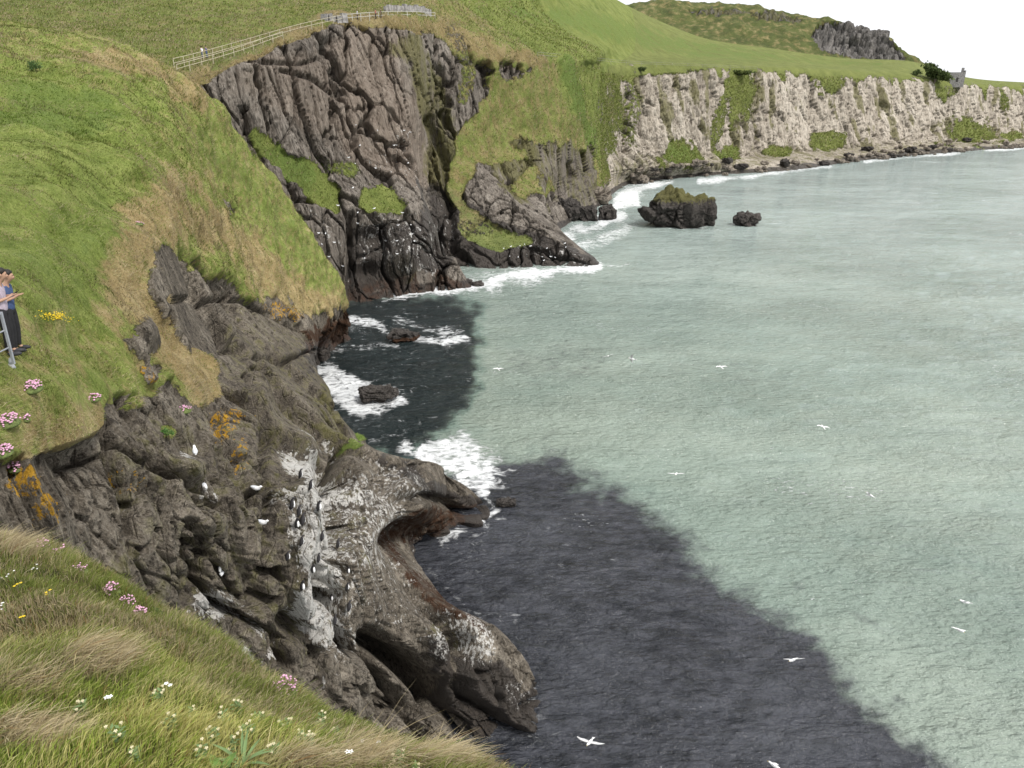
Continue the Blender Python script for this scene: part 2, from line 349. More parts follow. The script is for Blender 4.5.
_l = np.array([.36, 0, -.93]); _a = np.cross(_l, (0, 1, 0)); _a /= np.linalg.norm(_a); FR = np.stack([_a, np.cross(_l, _a), _l], 0)   # joints dip towards the water
SPC = spacing(P.reshape(shp)); vd = P-np.array([0, 0, CZ]); vd /= np.linalg.norm(vd, axis=1)[:, None]; fmA = sst(.12, .55, np.abs((vd*Nf).sum(1))).reshape(shp[:2])
for _ in range(10): fmA = (fmA+np.roll(fmA, 1, 0)+np.roll(fmA, -1, 0)+np.roll(fmA, 1, 1)+np.roll(fmA, -1, 1))/5
fmA = fmA.ravel(); d1 = rockdisp(P@FR.T, .95, 3, .36, 1.2, .5, .6, SPC, .12+.88*fmA); d2 = rockdisp(P@FR.T, .50, 5, .36, 1.2, .5, .6, SPC, .12+.88*fmA)
wn = sst(28, 16, tt)
vd = P-np.array([0, 0, CZ]); vd /= np.linalg.norm(vd, axis=1)[:, None]; gz_ = sst(.02, .38, np.abs((vd*Nf).sum(1))); gz_ = gz_.reshape(shp[:2]); 
for _ in range(12): gz_ = (gz_+np.roll(gz_, 1, 0)+np.roll(gz_, -1, 0)+np.roll(gz_, 1, 1)+np.roll(gz_, -1, 1))/5
gz_ = .3+.7*gz_.ravel()
dr = (d1*(1-wn)+d2*wn)*gz_
sea = sst(-2.5, .8, P[:, 2]); Nd = Nf*.75+(1-A['grass'])[:, None]*np.array([.2, -.62, .22]); Nd /= np.linalg.norm(Nd, axis=1)[:, None]; P1_ = P+Nd*(dr*rockw*(.35+.65*sea))[:, None]; px, py, tt = proj(P1_); A = {a: np.zeros(len(P)) for a in ATT}; paint(A, px, py, SPEC_A, nz); A['wet'] = np.maximum(A['wet'], sst(1.6, .4, P[:, 2]+nz*.5)); rockw = 1-A['grass']
# large cracks and recesses cut into the face
cracks = [([(105, 425), (112, 470), (128, 510), (130, 550)], 4, 1.1), ([(112, 440), (135, 455), (172, 480), (180, 500)], 3, .8), ([(180, 235), (198, 280), (215, 330), (222, 352)], 3, 1.0), ([(200, 400), (228, 440), (245, 480), (250, 505)], 3, 1.0),
 ([(130, 550), (150, 600), (170, 640)], 2.5, .4), ([(225, 350), (275, 362), (315, 350)], 2.2, .8), ([(240, 380), (262, 440), (268, 520), (265, 600)], 3, 1.2), ([(170, 300), (240, 300), (300, 330)], 2.5, .8),
 ([(345, 440), (342, 500), (335, 560)], 5, 2.0), ([(376, 640), (400, 660), (432, 690), (452, 722)], 11, 4.0), ([(372, 640), (385, 680), (415, 722)], 6, 2.5), ([(280, 640), (292, 670)], 5, 1.6), ([(315, 560), (320, 600)], 4, 1.3),
 ([(405, 492), (440, 500), (470, 515)], 4, 1.2), ([(60, 470), (100, 455)], 2.5, .3), ([(185, 520), (215, 560), (240, 600)], 3, .9)]
for pts, w, dep in cracks:
    dr -= dep*1.7*np.exp(-(dline(px+nz*2.5, py+nz*2, pts)/(w*.8))**2)
dents = [(75, 460, 9, 8, 0, .5), (200, 445, 22, 14, 20, .6), (330, 470, 14, 40, 0, 1.8), (296, 625, 14, 12, 20, 1.6), (185, 470, 20, 12, -20, -.6), (200, 520, 22, 14, 0, -.7), (250, 400, 20, 40, 0, -1.2), (300, 520, 18, 50, 10, -1.0), (110, 600, 40, 50, 0, -.5),
 (410, 540, 20, 14, -20, 3.0), (430, 555, 22, 16, 0, 1.0), (470, 650, 34, 30, 40, -1.3), (525, 715, 14, 12, 0, 1.0), (140, 335, 18, 22, 0, -.5)]
for cx, cy, rx, ry, a, dep in dents: dr -= dep*np.exp(-ell(px, py, cx, cy, rx, ry, a)**2)
sea = sst(-2.5, .8, P[:, 2])
dg = fbm(P/6., 3, 91)*.85+fbm(P/1.7, 3, 95)*.42+fbm(P/.6, 2, 97)*.10
disp = dr*rockw*(.35+.65*sea)+dg*(1-rockw)+(1-rockw)*.25
P2 = P+Nd*disp[:, None]
GA = unstretch(P2.reshape(shp)); P2 = GA.reshape(-1, 3)
MAT_A = cliff_mat('near_cliff_rock_and_turf', .55)
headland = finish('headland', GA, A, MAT_A)
tag(headland, 'near headland of grassy slope above grey brown rock streaked white', 'cliff', kind='structure')
NA = gnorm(GA).reshape(-1, 3); NA *= np.sign(NA[:, 2:3].mean())
pxA, pyA, tA = proj(P2)
AA = A
# =================================================================== MIDDLE AND FAR CLIFFS
def sb(back, pts, wl, off=(4, -8, -5)):
    k = rat(wl[1]); pts = [(x, y, t*k) for x, y, t in pts]; r0 = at(*pts[0]); b = r0+np.array([back, 90, -35]); return [b, r0]+[at(*p) for p in pts[1:]]+[WL(*wl), WL(*wl)+np.array(off)]
B_rows = [
 sb(-20, [(-200, -90, 190), (-150, -5, 140), (-60, 55, 98), (40, 84, 90), (60, 140, 90), (80, 200, 90), (100, 260, 90)], (120, 345)),
 sb(-10, [(60, -90, 200), (60, -5, 150), (110, 58, 104), (160, 80, 95), (180, 130, 95), (200, 200, 96), (215, 260, 98)], (230, 335)),
 sb(0, [(150, -90, 200), (160, -5, 150), (190, 58, 108), (218, 70, 101), (232, 110, 102), (252, 170, 103), (280, 240, 106)], (325, 312)),
 sb(0, [(250, -90, 210), (250, -5, 158), (262, 38, 122), (285, 43, 113), (292, 95, 113), (303, 155, 114), (325, 225, 114)], (362, 301)),
 sb(0, [(340, -90, 220), (335, -5, 165), (333, 17, 136), (335, 25, 128), (343, 85, 127), (352, 155, 126), (375, 222, 120)], (408, 293)),
 sb(0, [(420, -90, 220), (425, -15, 170), (412, 13, 146), (405, 20, 138), (402, 85, 137), (405, 155, 135), (425, 218, 128)], (470, 288)),
 sb(0, [(480, -80, 240), (470, -5, 185), (452, 18, 162), (445, 28, 152), (442, 85, 150), (430, 145, 149), (432, 205, 147)], (436, 268)),
 sb(0, [(540, -60, 280), (520, 15, 210), (503, 35, 175), (492, 48, 163), (482, 100, 160), (465, 150, 155), (475, 200, 150)], (515, 268)),
 sb(0, [(560, -25, 330), (560, 32, 225), (548, 50, 188), (540, 60, 178), (522, 115, 173), (508, 165, 166), (566, 248, 144)], (592, 264), (6, -2, -5)),
 sb(0, [(585, -8, 370), (595, 44, 240), (583, 58, 202), (573, 66, 193), (566, 115, 187), (556, 160, 181), (545, 205, 170)], (556, 238), (8, 3, -5)),
 sb(0, [(605, 3, 400), (620, 50, 265), (606, 62, 232), (596, 68, 216), (592, 110, 210), (588, 150, 203), (588, 180, 196)], (606, 203), (8, 3, -5)),
 sb(0, [(650, 24, 420), (648, 56, 295), (636, 64, 250), (624, 72, 234), (620, 105, 232), (618, 140, 231), (622, 168, 226)], (634, 183), (8, 0, -4)),
 sb(0, [(700, 42, 420), (690, 58, 320), (682, 64, 270), (680, 68, 254), (680, 100, 253), (681, 158, 250), (685, 165, 244)], (698, 176), (6, -3, -4)),
 sb(0, [(770, 52, 430), (765, 60, 350), (762, 66, 302), (760, 69, 286), (760, 110, 285), (760, 154, 282), (764, 160, 274)], (785, 170.5), (6, -3, -4)),
 sb(0, [(850, 60, 430), (850, 66, 380), (850, 70, 332), (850, 74, 316), (850, 110, 315), (850, 148, 311), (853, 153, 303)], (865, 160), (6, -3, -4)),
 sb(0, [(905, 62, 420), (905, 65, 380), (905, 70, 350), (905, 79, 336), (905, 110, 333), (905, 144, 329), (905, 149, 320)], (912, 155.5), (6, -3, -4)),
 sb(0, [(960, 78, 430), (955, 80, 385), (955, 82, 362), (955, 85, 348), (955, 112, 347), (955, 141, 344), (955, 145, 335)], (960, 151.5), (4, -3, -4)),
 sb(0, [(1024, 84, 450), (1024, 85, 410), (1024, 86, 390), (1024, 87.5, 376), (1024, 112, 374), (1024, 138, 370), (1024, 141, 360)], (1026, 147), (4, -3, -4)),
 sb(0, [(1140, 88, 480), (1140, 88.5, 450), (1140, 89, 430), (1140, 90, 410), (1140, 112, 408), (1140, 134, 404), (1140, 137, 395)], (1140, 141), (4, -3, -4)),
 sb(0, [(1350, 84, 600), (1350, 85, 560), (1350, 86, 540), (1350, 87, 520), (1350, 100, 518), (1350, 118, 514), (1350, 122, 500)], (1350, 126), (4, -3, -4)),
]
G = loft(B_rows, 1.25, 110)
N = gnorm(G)
i0, j0 = N.shape[0]//3, N.shape[1]//2
if N[i0, j0, 1] > 0: N = -N
shp = G.shape; P = G.reshape(-1, 3); Nf = N.reshape(-1, 3); px, py, tt = proj(P)
A = {a: np.zeros(len(P)) for a in ATT}
nz = fbm(P/9., 5, 171)*1.5+fbm(P/2.6, 3, 172)*.6
rim = [(-400, -300), (1500, -300), (1500, 88), (1024, 88), (960, 87), (905, 80), (850, 76), (800, 73), (740, 71), (690, 70), (640, 78), (612, 84), (600, 100), (607, 180), (600, 200), (560, 195), (520, 196), (508, 186), (535, 160), (480, 165), (462, 200), (500, 235), (530, 240), (500, 250), (470, 236), (448, 190), (460, 130), (490, 90), (490, 62), (462, 60), (440, 38), (400, 27), (340, 23), (300, 38), (250, 57), (224, 68), (200, 84), (150, 90), (-400, 92)]
SPEC_B = [('grass', 1, ('p', rim, 3.5)),
 ('dry', .45, ('p', [(-300, -200), (470, -200), (520, 40), (600, 70), (620, 190), (450, 230), (440, 50), (-300, 110)], 8)),
 ('dry', .32, ('p', [(-300, -200), (330, -200), (330, 15), (180, 62), (-300, 62)], 8)),
 ('dry', .8, ('l', [(160, 90), (235, 68), (300, 38), (340, 25), (440, 28), (490, 52), (540, 62)], 10)),
 ('dry', .12, ('p', [(450, -20), (600, 0), (900, 62), (690, 66), (560, 55), (500, 30)], 8)), ('dry', .1, ('p', [(560, 66), (600, 66), (620, 74), (640, 110), (600, 185), (590, 130), (565, 90)], 8)),
 ('lush', .6, ('l', [(215, 62), (270, 44)], 5)), ('lush', .8, ('l', [(566, 62), (578, 100), (590, 140)], 6)),
 ('lush', .6, ('p', [(600, 8), (680, 38), (880, 64), (700, 60), (600, 40), (480, 8)], 6)),
 # ledges of vegetation on the dark face
 ('grass', .95, ('p', [(246, 112), (262, 130), (290, 150), (318, 165), (345, 190), (338, 215), (320, 210), (300, 190), (270, 165), (250, 140)], 5)), ('lush', .7, ('e', 290, 165, 40, 20, 40)),
 ('grass', .95, ('p', [(358, 182), (385, 188), (412, 205), (405, 214), (370, 212), (354, 208)], 4)), ('grass', .6, ('e', 342, 170, 25, 12, 20)),
 ('moss', .9, ('e', 400, 270, 14, 14, 0)), ('grass', .6, ('e', 475, 228, 16, 9, 0)),
 ('grass', .55, ('l', [(450, 30), (470, 60), (462, 100)], 8)), ('moss', .7, ('l', [(410, 50), (440, 120), (450, 200)], 18)),
 ('warm', .62, ('p', [(330, 40), (400, 35), (420, 100), (430, 190), (400, 190), (345, 150), (330, 90)], 14)), ('warm', .45, ('e', 290, 90, 50, 30, 20)),
 ('warm', .9, ('e', 505, 62, 22, 8, 20)), ('wet', .35, ('p', [(425, 60), (488, 62), (490, 130), (450, 170), (430, 130)], 8)),
 ('wet', .95, ('p', [(418, 190), (460, 190), (500, 228), (560, 240), (600, 265), (560, 270), (430, 268), (415, 230)], 8)),
 ('wet', .72, ('p', [(350, 222), (420, 225), (425, 250), (400, 290), (350, 300), (345, 250)], 6)),
 ('weed', .55, ('p', [(345, 282), (400, 276), (440, 272), (475, 284), (470, 292), (350, 305)], 5)),
 ('guano', .42, ('p', [(350, 210), (420, 212), (440, 250), (430, 268), (360, 268)], 10)), ('guano', .38, ('l', [(480, 236), (520, 245), (585, 262)], 8)), ('guano', .35, ('e', 440, 230, 16, 40, 0)), ('guano', .3, ('p', [(290, 190), (350, 220), (350, 280), (320, 270)], 8)),
 ('guano', .3, ('p', [(360, 130), (410, 130), (420, 200), (370, 190)], 10)), ('moss', .5, ('e', 260, 200, 30, 30, 0)),
 ('moss', .75, ('p', [(470, 130), (610, 110), (600, 200), (500, 200)], 12)), ('moss', .5, ('p', [(540, 150), (600, 155), (600, 215), (540, 200)], 12)), ('grass', .1, ('p', [(515, 142), (590, 150), (600, 170), (596, 210), (560, 205), (545, 180)], 6)), ('grass', .1, ('p', [(490, 70), (508, 56), (535, 70), (520, 88), (500, 84)], 6)),
 # vegetation on the limestone
 ('grass', .7, ('e', 740, 95, 18, 30, 0)), ('grass', .62, ('e', 720, 115, 5, 35, 10)), ('grass', .75, ('e', 830, 84, 14, 14, 0)), ('grass', .6, ('e', 610, 120, 14, 50, 0)), ('grass', .5, ('e', 632, 110, 8, 50, 0)),
 ('grass', .85, ('p', [(650, 160), (682, 138), (702, 160), (690, 166), (660, 168)], 8)), ('lush', .6, ('e', 678, 156, 24, 12, 0)),
 ('grass', .75, ('e', 730, 153, 12, 8, 0)), ('lush', .5, ('e', 730, 153, 12, 8, 0)), ('grass', .7, ('e', 828, 140, 18, 10, 0)), ('grass', .85, ('e', 776, 152, 14, 6, 0)),
 ('grass', .85, ('p', [(935, 142), (955, 122), (968, 112), (985, 130), (1000, 140)], 8)), ('lush', .3, ('e', 965, 135, 26, 10, 0)), ('grass', .8, ('e', 1010, 136, 14, 4, 0)), ('grass', .8, ('l', [(740, 72), (742, 90)], 14)),
 ('grass', .6, ('e', 1003, 100, 6, 14, 0)), ('grass', .6, ('e', 945, 92, 12, 6, 0)),
 ('moss', .5, ('p', [(600, 150), (700, 150), (900, 138), (1100, 130), (1100, 150), (700, 175), (620, 190)], 6))]
RIML = [(560, 60), (624, 72), (680, 68), (760, 69), (850, 74), (905, 79), (955, 85), (1140, 90)]
def paintB(px, py):
    A = {a: np.zeros(len(px)) for a in ATT}; paint(A, px, py, SPEC_B, nz)
    f = sst(600, 622, px); ry = np.interp(px, [p[0] for p in RIML], [p[1] for p in RIML]); dv = py-ry
    hang = fbm(P*np.array([.09, .09, .03]), 4, 173)*34+fbm(P*np.array([.35, .35, .06]), 3, 174)*14
    A['grass'] = np.maximum(A['grass'], f*sst(3, -5, dv-hang)*.85*sst(60, 30, dv)); A['moss'] = np.maximum(A['moss'], f*sst(.0, .35, fbm(P*np.array([.2, .2, .03]), 4, 175))*.75)
    return A
A = paintB(px, py)
lime = sst(600, 622, px+nz*6)*sst(225, 245, tt)
rockw = 1-sst(.35, .75, A['grass'])
SPC = spacing(P.reshape(shp)); vd = P-np.array([0, 0, CZ]); vd /= np.linalg.norm(vd, axis=1)[:, None]; d1 = rockdisp(P, 1.9, 103, .24, .75, .21, .7, SPC, .15+.85*sst(.12, .5, np.abs((vd*Nf).sum(1))))
# limestone: vertical joints and buttresses, thin beds
q = P/np.array([1, 1, 1]); s = q[:, 0]*.8+q[:, 1]*.6
w = fbm(q/9., 3, 300)
f1, f2, c = worley(np.stack([q[:, 0]/5+w*.6, q[:, 1]/5+w*.3, q[:, 2]/60], 1), 310)
f3, f4, c2 = worley(np.stack([q[:, 0]/2.2+w, q[:, 1]/2.2, q[:, 2]/16+w*.4], 1), 320)
dl = (c-.5)*2.0-sst(.10, 0, f2-f1)*1.9+((c2-.5)*1.1-sst(.13, 0, f4-f3)*.8)*sst(1.6, .7, SPC)+fbm(q/24*np.array([1, 1, .4]), 3, 330)*2.6+fbm(q*np.array([.3, .3, .06]), 3, 340)*.5
rimw = sst(0, 14, dline(px, py, [(560, 60), (624, 72), (680, 68), (760, 69), (850, 74), (905, 79), (955, 85), (1140, 90)])) ; vd = P-np.array([0, 0, CZ]); vd /= np.linalg.norm(vd, axis=1)[:, None]; gz_ = .3+.7*sst(.05, .5, np.abs((vd*Nf).sum(1))); dr = (d1*(1-lime)+dl*lime*(.3+.7*rimw))*gz_
fl0 = sst(.75, .95, np.abs(Nf[:, 2])); Nd = Nf*.7+rockw[:, None]*np.array([.0, -.75, .15]); Nd /= np.linalg.norm(Nd, axis=1)[:, None]; P1_ = P+Nd*(dr*rockw*(1-.75*fl0*sst(590, 620, px)))[:, None]; px, py, tt = proj(P1_); A = paintB(px, py); rockw = 1-sst(.35, .75, A['grass'])
for pts, w_, dep in [([(245, 110), (252, 150), (262, 175)], 4, 3), ([(430, 120), (445, 160), (450, 200), (452, 250)], 5, 3.5), ([(352, 215), (352, 300)], 4, 3), ([(330, 40), (325, 50)], 5, 2.5), ([(643, 74), (644, 92)], 2, 3),
 ([(628, 95), (625, 150)], 3, 3.5), ([(486, 62), (488, 84)], 4, 4), ([(570, 165), (573, 175)], 3, 4), ([(583, 150), (586, 170)], 2, 3), ([(280, 70), (310, 78), (340, 100)], 2, 1.5), ([(260, 62), (300, 64), (330, 56)], 2, 1.2), ([(712, 78), (714, 150)], 2.5, 2.2), ([(756, 75), (756, 148)], 2, 2), ([(810, 76), (812, 145)], 2.5, 2.5), ([(935, 125), (932, 138)], 3, 4), ([(880, 80), (882, 140)], 2, 2)]:
    dr -= dep*np.exp(-(dline(px+nz*1.5, py, pts)/w_)**2)
for cx, cy, rx, ry, a, dep in [(375, 240, 22, 18, 0, 5), (370, 275, 14, 14, 0, 5), (480, 62, 10, 8, 0, 3), (455, 235, 12, 20, 0, -3), (440, 250, 8, 14, 0, 3.5), (405, 255, 12, 22, 0, -3), (530, 255, 30, 8, 5, -1.5), (385, 205, 30, 8, 10, -3), (300, 180, 30, 12, 40, -2)]:
    dr -= dep*np.exp(-ell(px, py, cx, cy, rx, ry, a)**2)
dg = fbm(P/14., 4, 191)*1.6+fbm(P/3., 3, 195)*.55
sea = sst(-2.5, 1.5, P[:, 2]); A['wet'] = np.maximum(A['wet'], sst(2.2, .6, P[:, 2]+nz*.6)*.8)
far = sst(250, 200, py)*0
flat = sst(.75, .95, np.abs(Nf[:, 2]))
disp = dr*rockw*(.4+.6*sea)*(1-.75*flat*sst(590, 620, px))+dg*(1-rockw)*sst(470, 250, tt)
shore = sst(4.5, 1.0, P[:, 2])*sst(600, 640, px); disp = disp*(1-shore)+shore*(fbm(P/3, 4, 400)*1.3+.3)
P2 = P+Nd*disp[:, None]; GB = unstretch(P2.reshape(shp), 4); P2 = GB.reshape(-1, 3)
lm = lime.reshape(shp[:2]).mean(1); split = int(np.argmax(px.reshape(shp[:2])[:, shp[1]//2+20] > 604))
MAT_B = cliff_mat('dark_cliff_rock_and_turf', 2.2, streak=True, rock=((.07, .06, .05), (.21, .183, .155), (.40, .36, .31)), green=((.08, .115, .025), (.175, .21, .055), (.27, .29, .095)), dry=((.16, .12, .05), (.26, .205, .095), (.35, .285, .15)))
MAT_D = cliff_mat('limestone_and_turf', 3.0, rock=((.22, .187, .15), (.49, .435, .36), (.69, .63, .54)), streak=True, green=((.10, .12, .035), (.175, .20, .06), (.24, .26, .085)), dry=((.14, .11, .05), (.22, .175, .085), (.29, .245, .14)))
ncol = shp[1]
Ab = {a: A[a].reshape(shp[:2]) for a in ATT}
o = finish('cliff', GB[:split+1], {a: Ab[a][:split+1].ravel() for a in ATT}, MAT_B); tag(o, 'tall dark brown cliff with grass ledges and low promontory into the surf', 'cliff', kind='structure')
o = finish('limestone_cliff', GB[split:], {a: Ab[a][split:].ravel() for a in ATT}, MAT_D); tag(o, 'pale limestone cliff running along the far shore', 'cliff', kind='structure')
pxB, pyB, tB = proj(P2); PB = P2; NB = gnorm(GB).reshape(-1, 3); NB *= -np.sign(np.median(NB[:, 1])); AB = A
# =================================================================== BACK HILL
def hs(x, base, mid, crest):
    a, b, c = [at(x, q[0], q[1]*1.3) for q in (base, mid, crest)]; return [a+np.array([0, -20, -12]), a, b, c, c+np.array([0, 50, -6]), c+np.array([0, 130, -50])]
H_rows = [hs(520, (40, 450), (30, 480), (18, 500)), hs(590, (44, 430), (28, 470), (10, 500)), hs(628, (46, 430), (26, 460), (6, 495)), hs(650, (48, 430), (26, 460), (2, 490)), hs(700, (52, 430), (28, 460), (4, 490)), hs(760, (58, 430), (30, 455), (9, 485)),
 hs(805, (62, 430), (40, 448), (17, 470)), hs(845, (66, 430), (55, 444), (25, 452)), hs(875, (68, 430), (58, 442), (33, 448)), hs(895, (70, 430), (59, 440), (42, 444)), hs(905, (70, 430), (61, 440), (54, 442)), hs(925, (76, 430), (68, 440), (66, 444)), hs(970, (86, 430), (84, 440), (83, 444))]
G = loft(H_rows, 1.3, 70); N = gnorm(G)
if N[len(N)//2, 20, 1] > 0: N = -N
shp = G.shape; P = G.reshape(-1, 3); Nf = N.reshape(-1, 3); px, py, tt = proj(P); A = {a: np.zeros(len(P)) for a in ATT}
nz = fbm(P/20., 5, 271)*1.5; A['grass'][:] = 1; A['dry'][:] = .3
paint(A, px, py, [('grass', 0, ('p', [(812, 38), (822, 24), (850, 22), (880, 32), (908, 54), (905, 60), (850, 58), (820, 50)], 2.5)), ('grass', .2, ('l', [(690, 14), (740, 14), (800, 22)], 3.5)), ('moss', .6, ('l', [(690, 10), (800, 18)], 8))], nz)
rw = 1-sst(.35, .75, A['grass'])
f3, f4, c2 = worley(P/np.array([4, 4, 22]), 520)
f5, f6, c5 = worley(P/np.array([9, 9, 8]), 530)
disp = rw*((c2-.5)*6-sst(.2, 0, f4-f3)*3+fbm(P/14, 3, 7)*4)+(1-rw)*(fbm(P/22, 4, 9)*3+(1-f5)*2.2*sst(46, 30, py)+fbm(P/4, 3, 12)*1.2)
P2 = P+Nf*disp[:, None]
MAT_H = cliff_mat('hill_scrub', 5.0, rock=((.08, .075, .07), (.17, .16, .15), (.29, .27, .25)), streak=True, green=((.05, .065, .024), (.09, .11, .035), (.15, .165, .055)))
o = finish('hill', P2.reshape(shp), A, MAT_H); tag(o, 'scrubby hill with grey crag end above the meadow', 'hill', kind='structure')

# =================================================================== FOREGROUND BANK
def fg(pts):
    r = [at(*p) for p in pts]; e = r[-1]; return [np.array([r[0][0]*.6, -1.2, 33.2])]+r+[e+np.array([.12, .35, -.35]), e+np.array([.2, .6, -2.0]), e+np.array([.2, .5, -9])]
F_rows = [fg([(-700, 1100, 2.6), (-650, 800, 4.0), (-650, 640, 6), (-650, 540, 8)]), fg([(-250, 1100, 2.3), (-220, 800, 3.7), (-200, 650, 5.5), (-200, 530, 8)]), fg([(0, 1100, 2.2), (0, 800, 3.3), (0, 655, 5.0), (0, 540, 7.6)]), fg([(70, 1100, 2.1), (70, 820, 3.2), (70, 675, 4.8), (72, 572, 7.2)]), fg([(130, 1100, 2.1), (130, 830, 3.1), (135, 700, 4.5), (140, 612, 6.8)]),
 fg([(250, 1150, 2.1), (250, 860, 3.0), (252, 760, 4.1), (258, 682, 6.0)]), fg([(370, 1150, 2.0), (370, 890, 2.9), (375, 800, 3.8), (380, 742, 5.0)]), fg([(480, 1200, 2.0), (485, 920, 2.8), (485, 840, 3.6), (485, 786, 4.5)]), fg([(600, 1250, 2.0), (610, 1000, 2.7), (610, 920, 3.4), (610, 872, 4.0)]), fg([(800, 1400, 1.8), (850, 1150, 2.4), (880, 1100, 3.0), (900, 1060, 3.4)])]
G = loft(F_rows, 2.6, 60); N = gnorm(G)
if N[len(N)//2, 20, 2] < 0: N = -N
shp = G.shape; P = G.reshape(-1, 3); Nf = N.reshape(-1, 3)
disp = fbm(P/1.1, 4, 601)*.16+fbm(P/.3, 3, 605)*.045
PF = P+Nf*disp[:, None]; NF = Nf; pxF, pyF, tF = proj(PF)
A = {a: np.zeros(len(P)) for a in ATT}; A['grass'][:] = 1; A['dry'][:] = .45
A['grass'] *= sst(-1.0, .4, PF[:, 2]-30.0)
MAT_F = cliff_mat('bank_soil_and_turf', .3, green=((.03, .04, .012), (.06, .07, .02), (.10, .11, .035)), dry=((.07, .05, .022), (.12, .09, .04), (.18, .14, .07)))
o = finish('ground', PF.reshape(shp), A, MAT_F); tag(o, 'grassy bank in the foreground at the cliff edge', 'ground', kind='structure')

# =================================================================== GRASS BLADES
def leafmat(name, rough=.75):
    m = NT(name); c = m.attr('col', 'Color'); m.l(c, m.b.inputs['Base Color']); m.b.inputs['Roughness'].default_value = rough; m.b.inputs['Specular IOR Level'].default_value = .15
    tr = m.n('ShaderNodeBsdfTranslucent'); m.l(c, tr.inputs[0]); mx = m.n('ShaderNodeMixShader'); mx.inputs[0].default_value = .3
    m.l(m.b.outputs[0], mx.inputs[1]); m.l(tr.outputs[0], mx.inputs[2]); m.l(mx.outputs[0], m.out.inputs[0]); return m.m
MAT_LEAF = leafmat('grass_blade')
def blades(name, B, h, wd, lean, col, nr=None, seg=3, mat=None, droop=.5):
    """B (n,3) roots; h,wd (n); lean (n,3) horizontal lean vector (fraction of height); col (n,3)"""
    n = len(B); th = rng.uniform(0, 2*np.pi, n); side = np.stack([np.cos(th), np.sin(th), np.zeros(n)], 1)
    V = []
    for k in range(seg):
        s = k/seg; c = B+np.array([0, 0, 1])*(h*(s-droop*s*s*.6))[:, None]+lean*(h*s**1.6)[:, None]
        ww = (wd*(1-s*.55)*.5)[:, None]; V += [c-side*ww, c+side*ww]
    s = 1; V.append(B+np.array([0, 0, 1])*(h*(1-droop*.6))[:, None]+lean*h[:, None])
    V = np.stack(V, 1); nv = 2*seg+1
    base = (np.arange(n)*nv)[:, None]; F = []; per = []
    quads = np.concatenate([np.stack([2*k, 2*k+1, 2*k+3, 2*k+2]) for k in range(seg-1)]) if seg > 1 else np.array([], int)
    idx = np.concatenate([quads, [2*seg-2, 2*seg-1, 2*seg]]).astype(int); F = (base+idx[None]).ravel()
    per = np.tile(np.array([4]*(seg-1)+[3]), n)
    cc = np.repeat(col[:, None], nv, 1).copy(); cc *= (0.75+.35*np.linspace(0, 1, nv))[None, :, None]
    return mesh_np(name, V.reshape(-1, 3), F, per, mat or MAT_LEAF, False, None, {'col': cc.reshape(-1, 3)})
def pick(pxv, pyv, w, n):
    w = np.where((pxv > -60) & (pxv < 1090) & (pyv > -30) & (pyv < 830), w, w*.12); c = np.cumsum(w); r = rng.uniform(0, c[-1], n); return np.searchsorted(c, r)
GR1 = np.array([.11, .155, .025]); GR2 = np.array([.36, .395, .12]); DRY = np.array([.42, .34, .18]); PALE = np.array([.55, .47, .32]); RUST = np.array([.27, .15, .06])
def gcol(n, d, u):
    c = GR1+(GR2-GR1)*rng.uniform(0, 1, (n, 1)); m = (rng.uniform(0, 1, n) < d)[:, None]
    dd = DRY+(PALE-DRY)*rng.uniform(0, 1, (n, 1)); c = np.where(m, dd, c); return c*rng.uniform(.75, 1.2, (n, 1))
def jit(G_, idx):
    n0, m0 = G_.shape[:2]; i = np.clip(idx//m0, 0, n0-2); j = np.clip(idx % m0, 0, m0-2); u = rng.uniform(0, 1, (len(idx), 1)); v = rng.uniform(0, 1, (len(idx), 1))
    return G_[i, j]*(1-u)*(1-v)+G_[i+1, j]*u*(1-v)+G_[i, j+1]*(1-u)*v+G_[i+1, j+1]*u*v
def dens(G_):   # footprint of each vertex (m^2) -> even pixel density already
    return np.ones(len(G_))
# foreground turf
cell = np.abs(np.linalg.norm(np.cross(np.gradient(PF.reshape(shp), axis=0), np.gradient(PF.reshape(shp), axis=1)), axis=-1)).ravel()
wgt = (PF[:, 2] > 29.2)*(1/np.maximum(tF, 2.0)**1.2)*cell
tuft_spots = [(100, 662, 50, 24), (25, 690, 50, 16), (30, 738, 60, 22), (8, 545, 34, 18), (330, 764, 90, 12), (440, 760, 50, 8)]
idx = pick(pxF, pyF, wgt, 190000); B = jit(PF.reshape(shp), idx); bx, by = pxF[idx], pyF[idx]
pale = np.zeros(len(idx))
for cx, cy, rx, ry in tuft_spots: pale = np.maximum(pale, sst(1.3, .5, ell(bx, by, cx, cy, rx, ry, 0)+fbm(B/.25, 2, 5)*.3))
patch = fbm(B/.9, 3, 700); dr_ = np.clip(.47+patch*.9, .05, .9); dr_ = np.maximum(dr_, pale*.96)
col = gcol(len(idx), dr_, 0)
lime_ = np.clip(sst(-.1, .5, fbm(B/1.4, 2, 720)), 0, 1)[:, None]*(1-pale)[:, None]; col = col*(1+lime_*np.array([.08, .22, -.25]))
col = np.where((rng.uniform(0, 1, len(idx)) < .02)[:, None], RUST, col)
hh = rng.uniform(.05, .15, len(idx))*(1+pale*.5)*(1+.5*sst(.0, .6, fbm(B/.6, 2, 740))); hh = np.where(rng.uniform(0, 1, len(idx)) < .02, hh*1.6, hh)
la = fbm(B/.7, 2, 730)*1.5-.2+rng.normal(0, .6, len(idx)); lr = rng.uniform(.1, .75, len(idx))*(1+pale*.7)
lean = np.stack([np.cos(la)*lr, np.sin(la)*lr*.7, 0*la], 1)
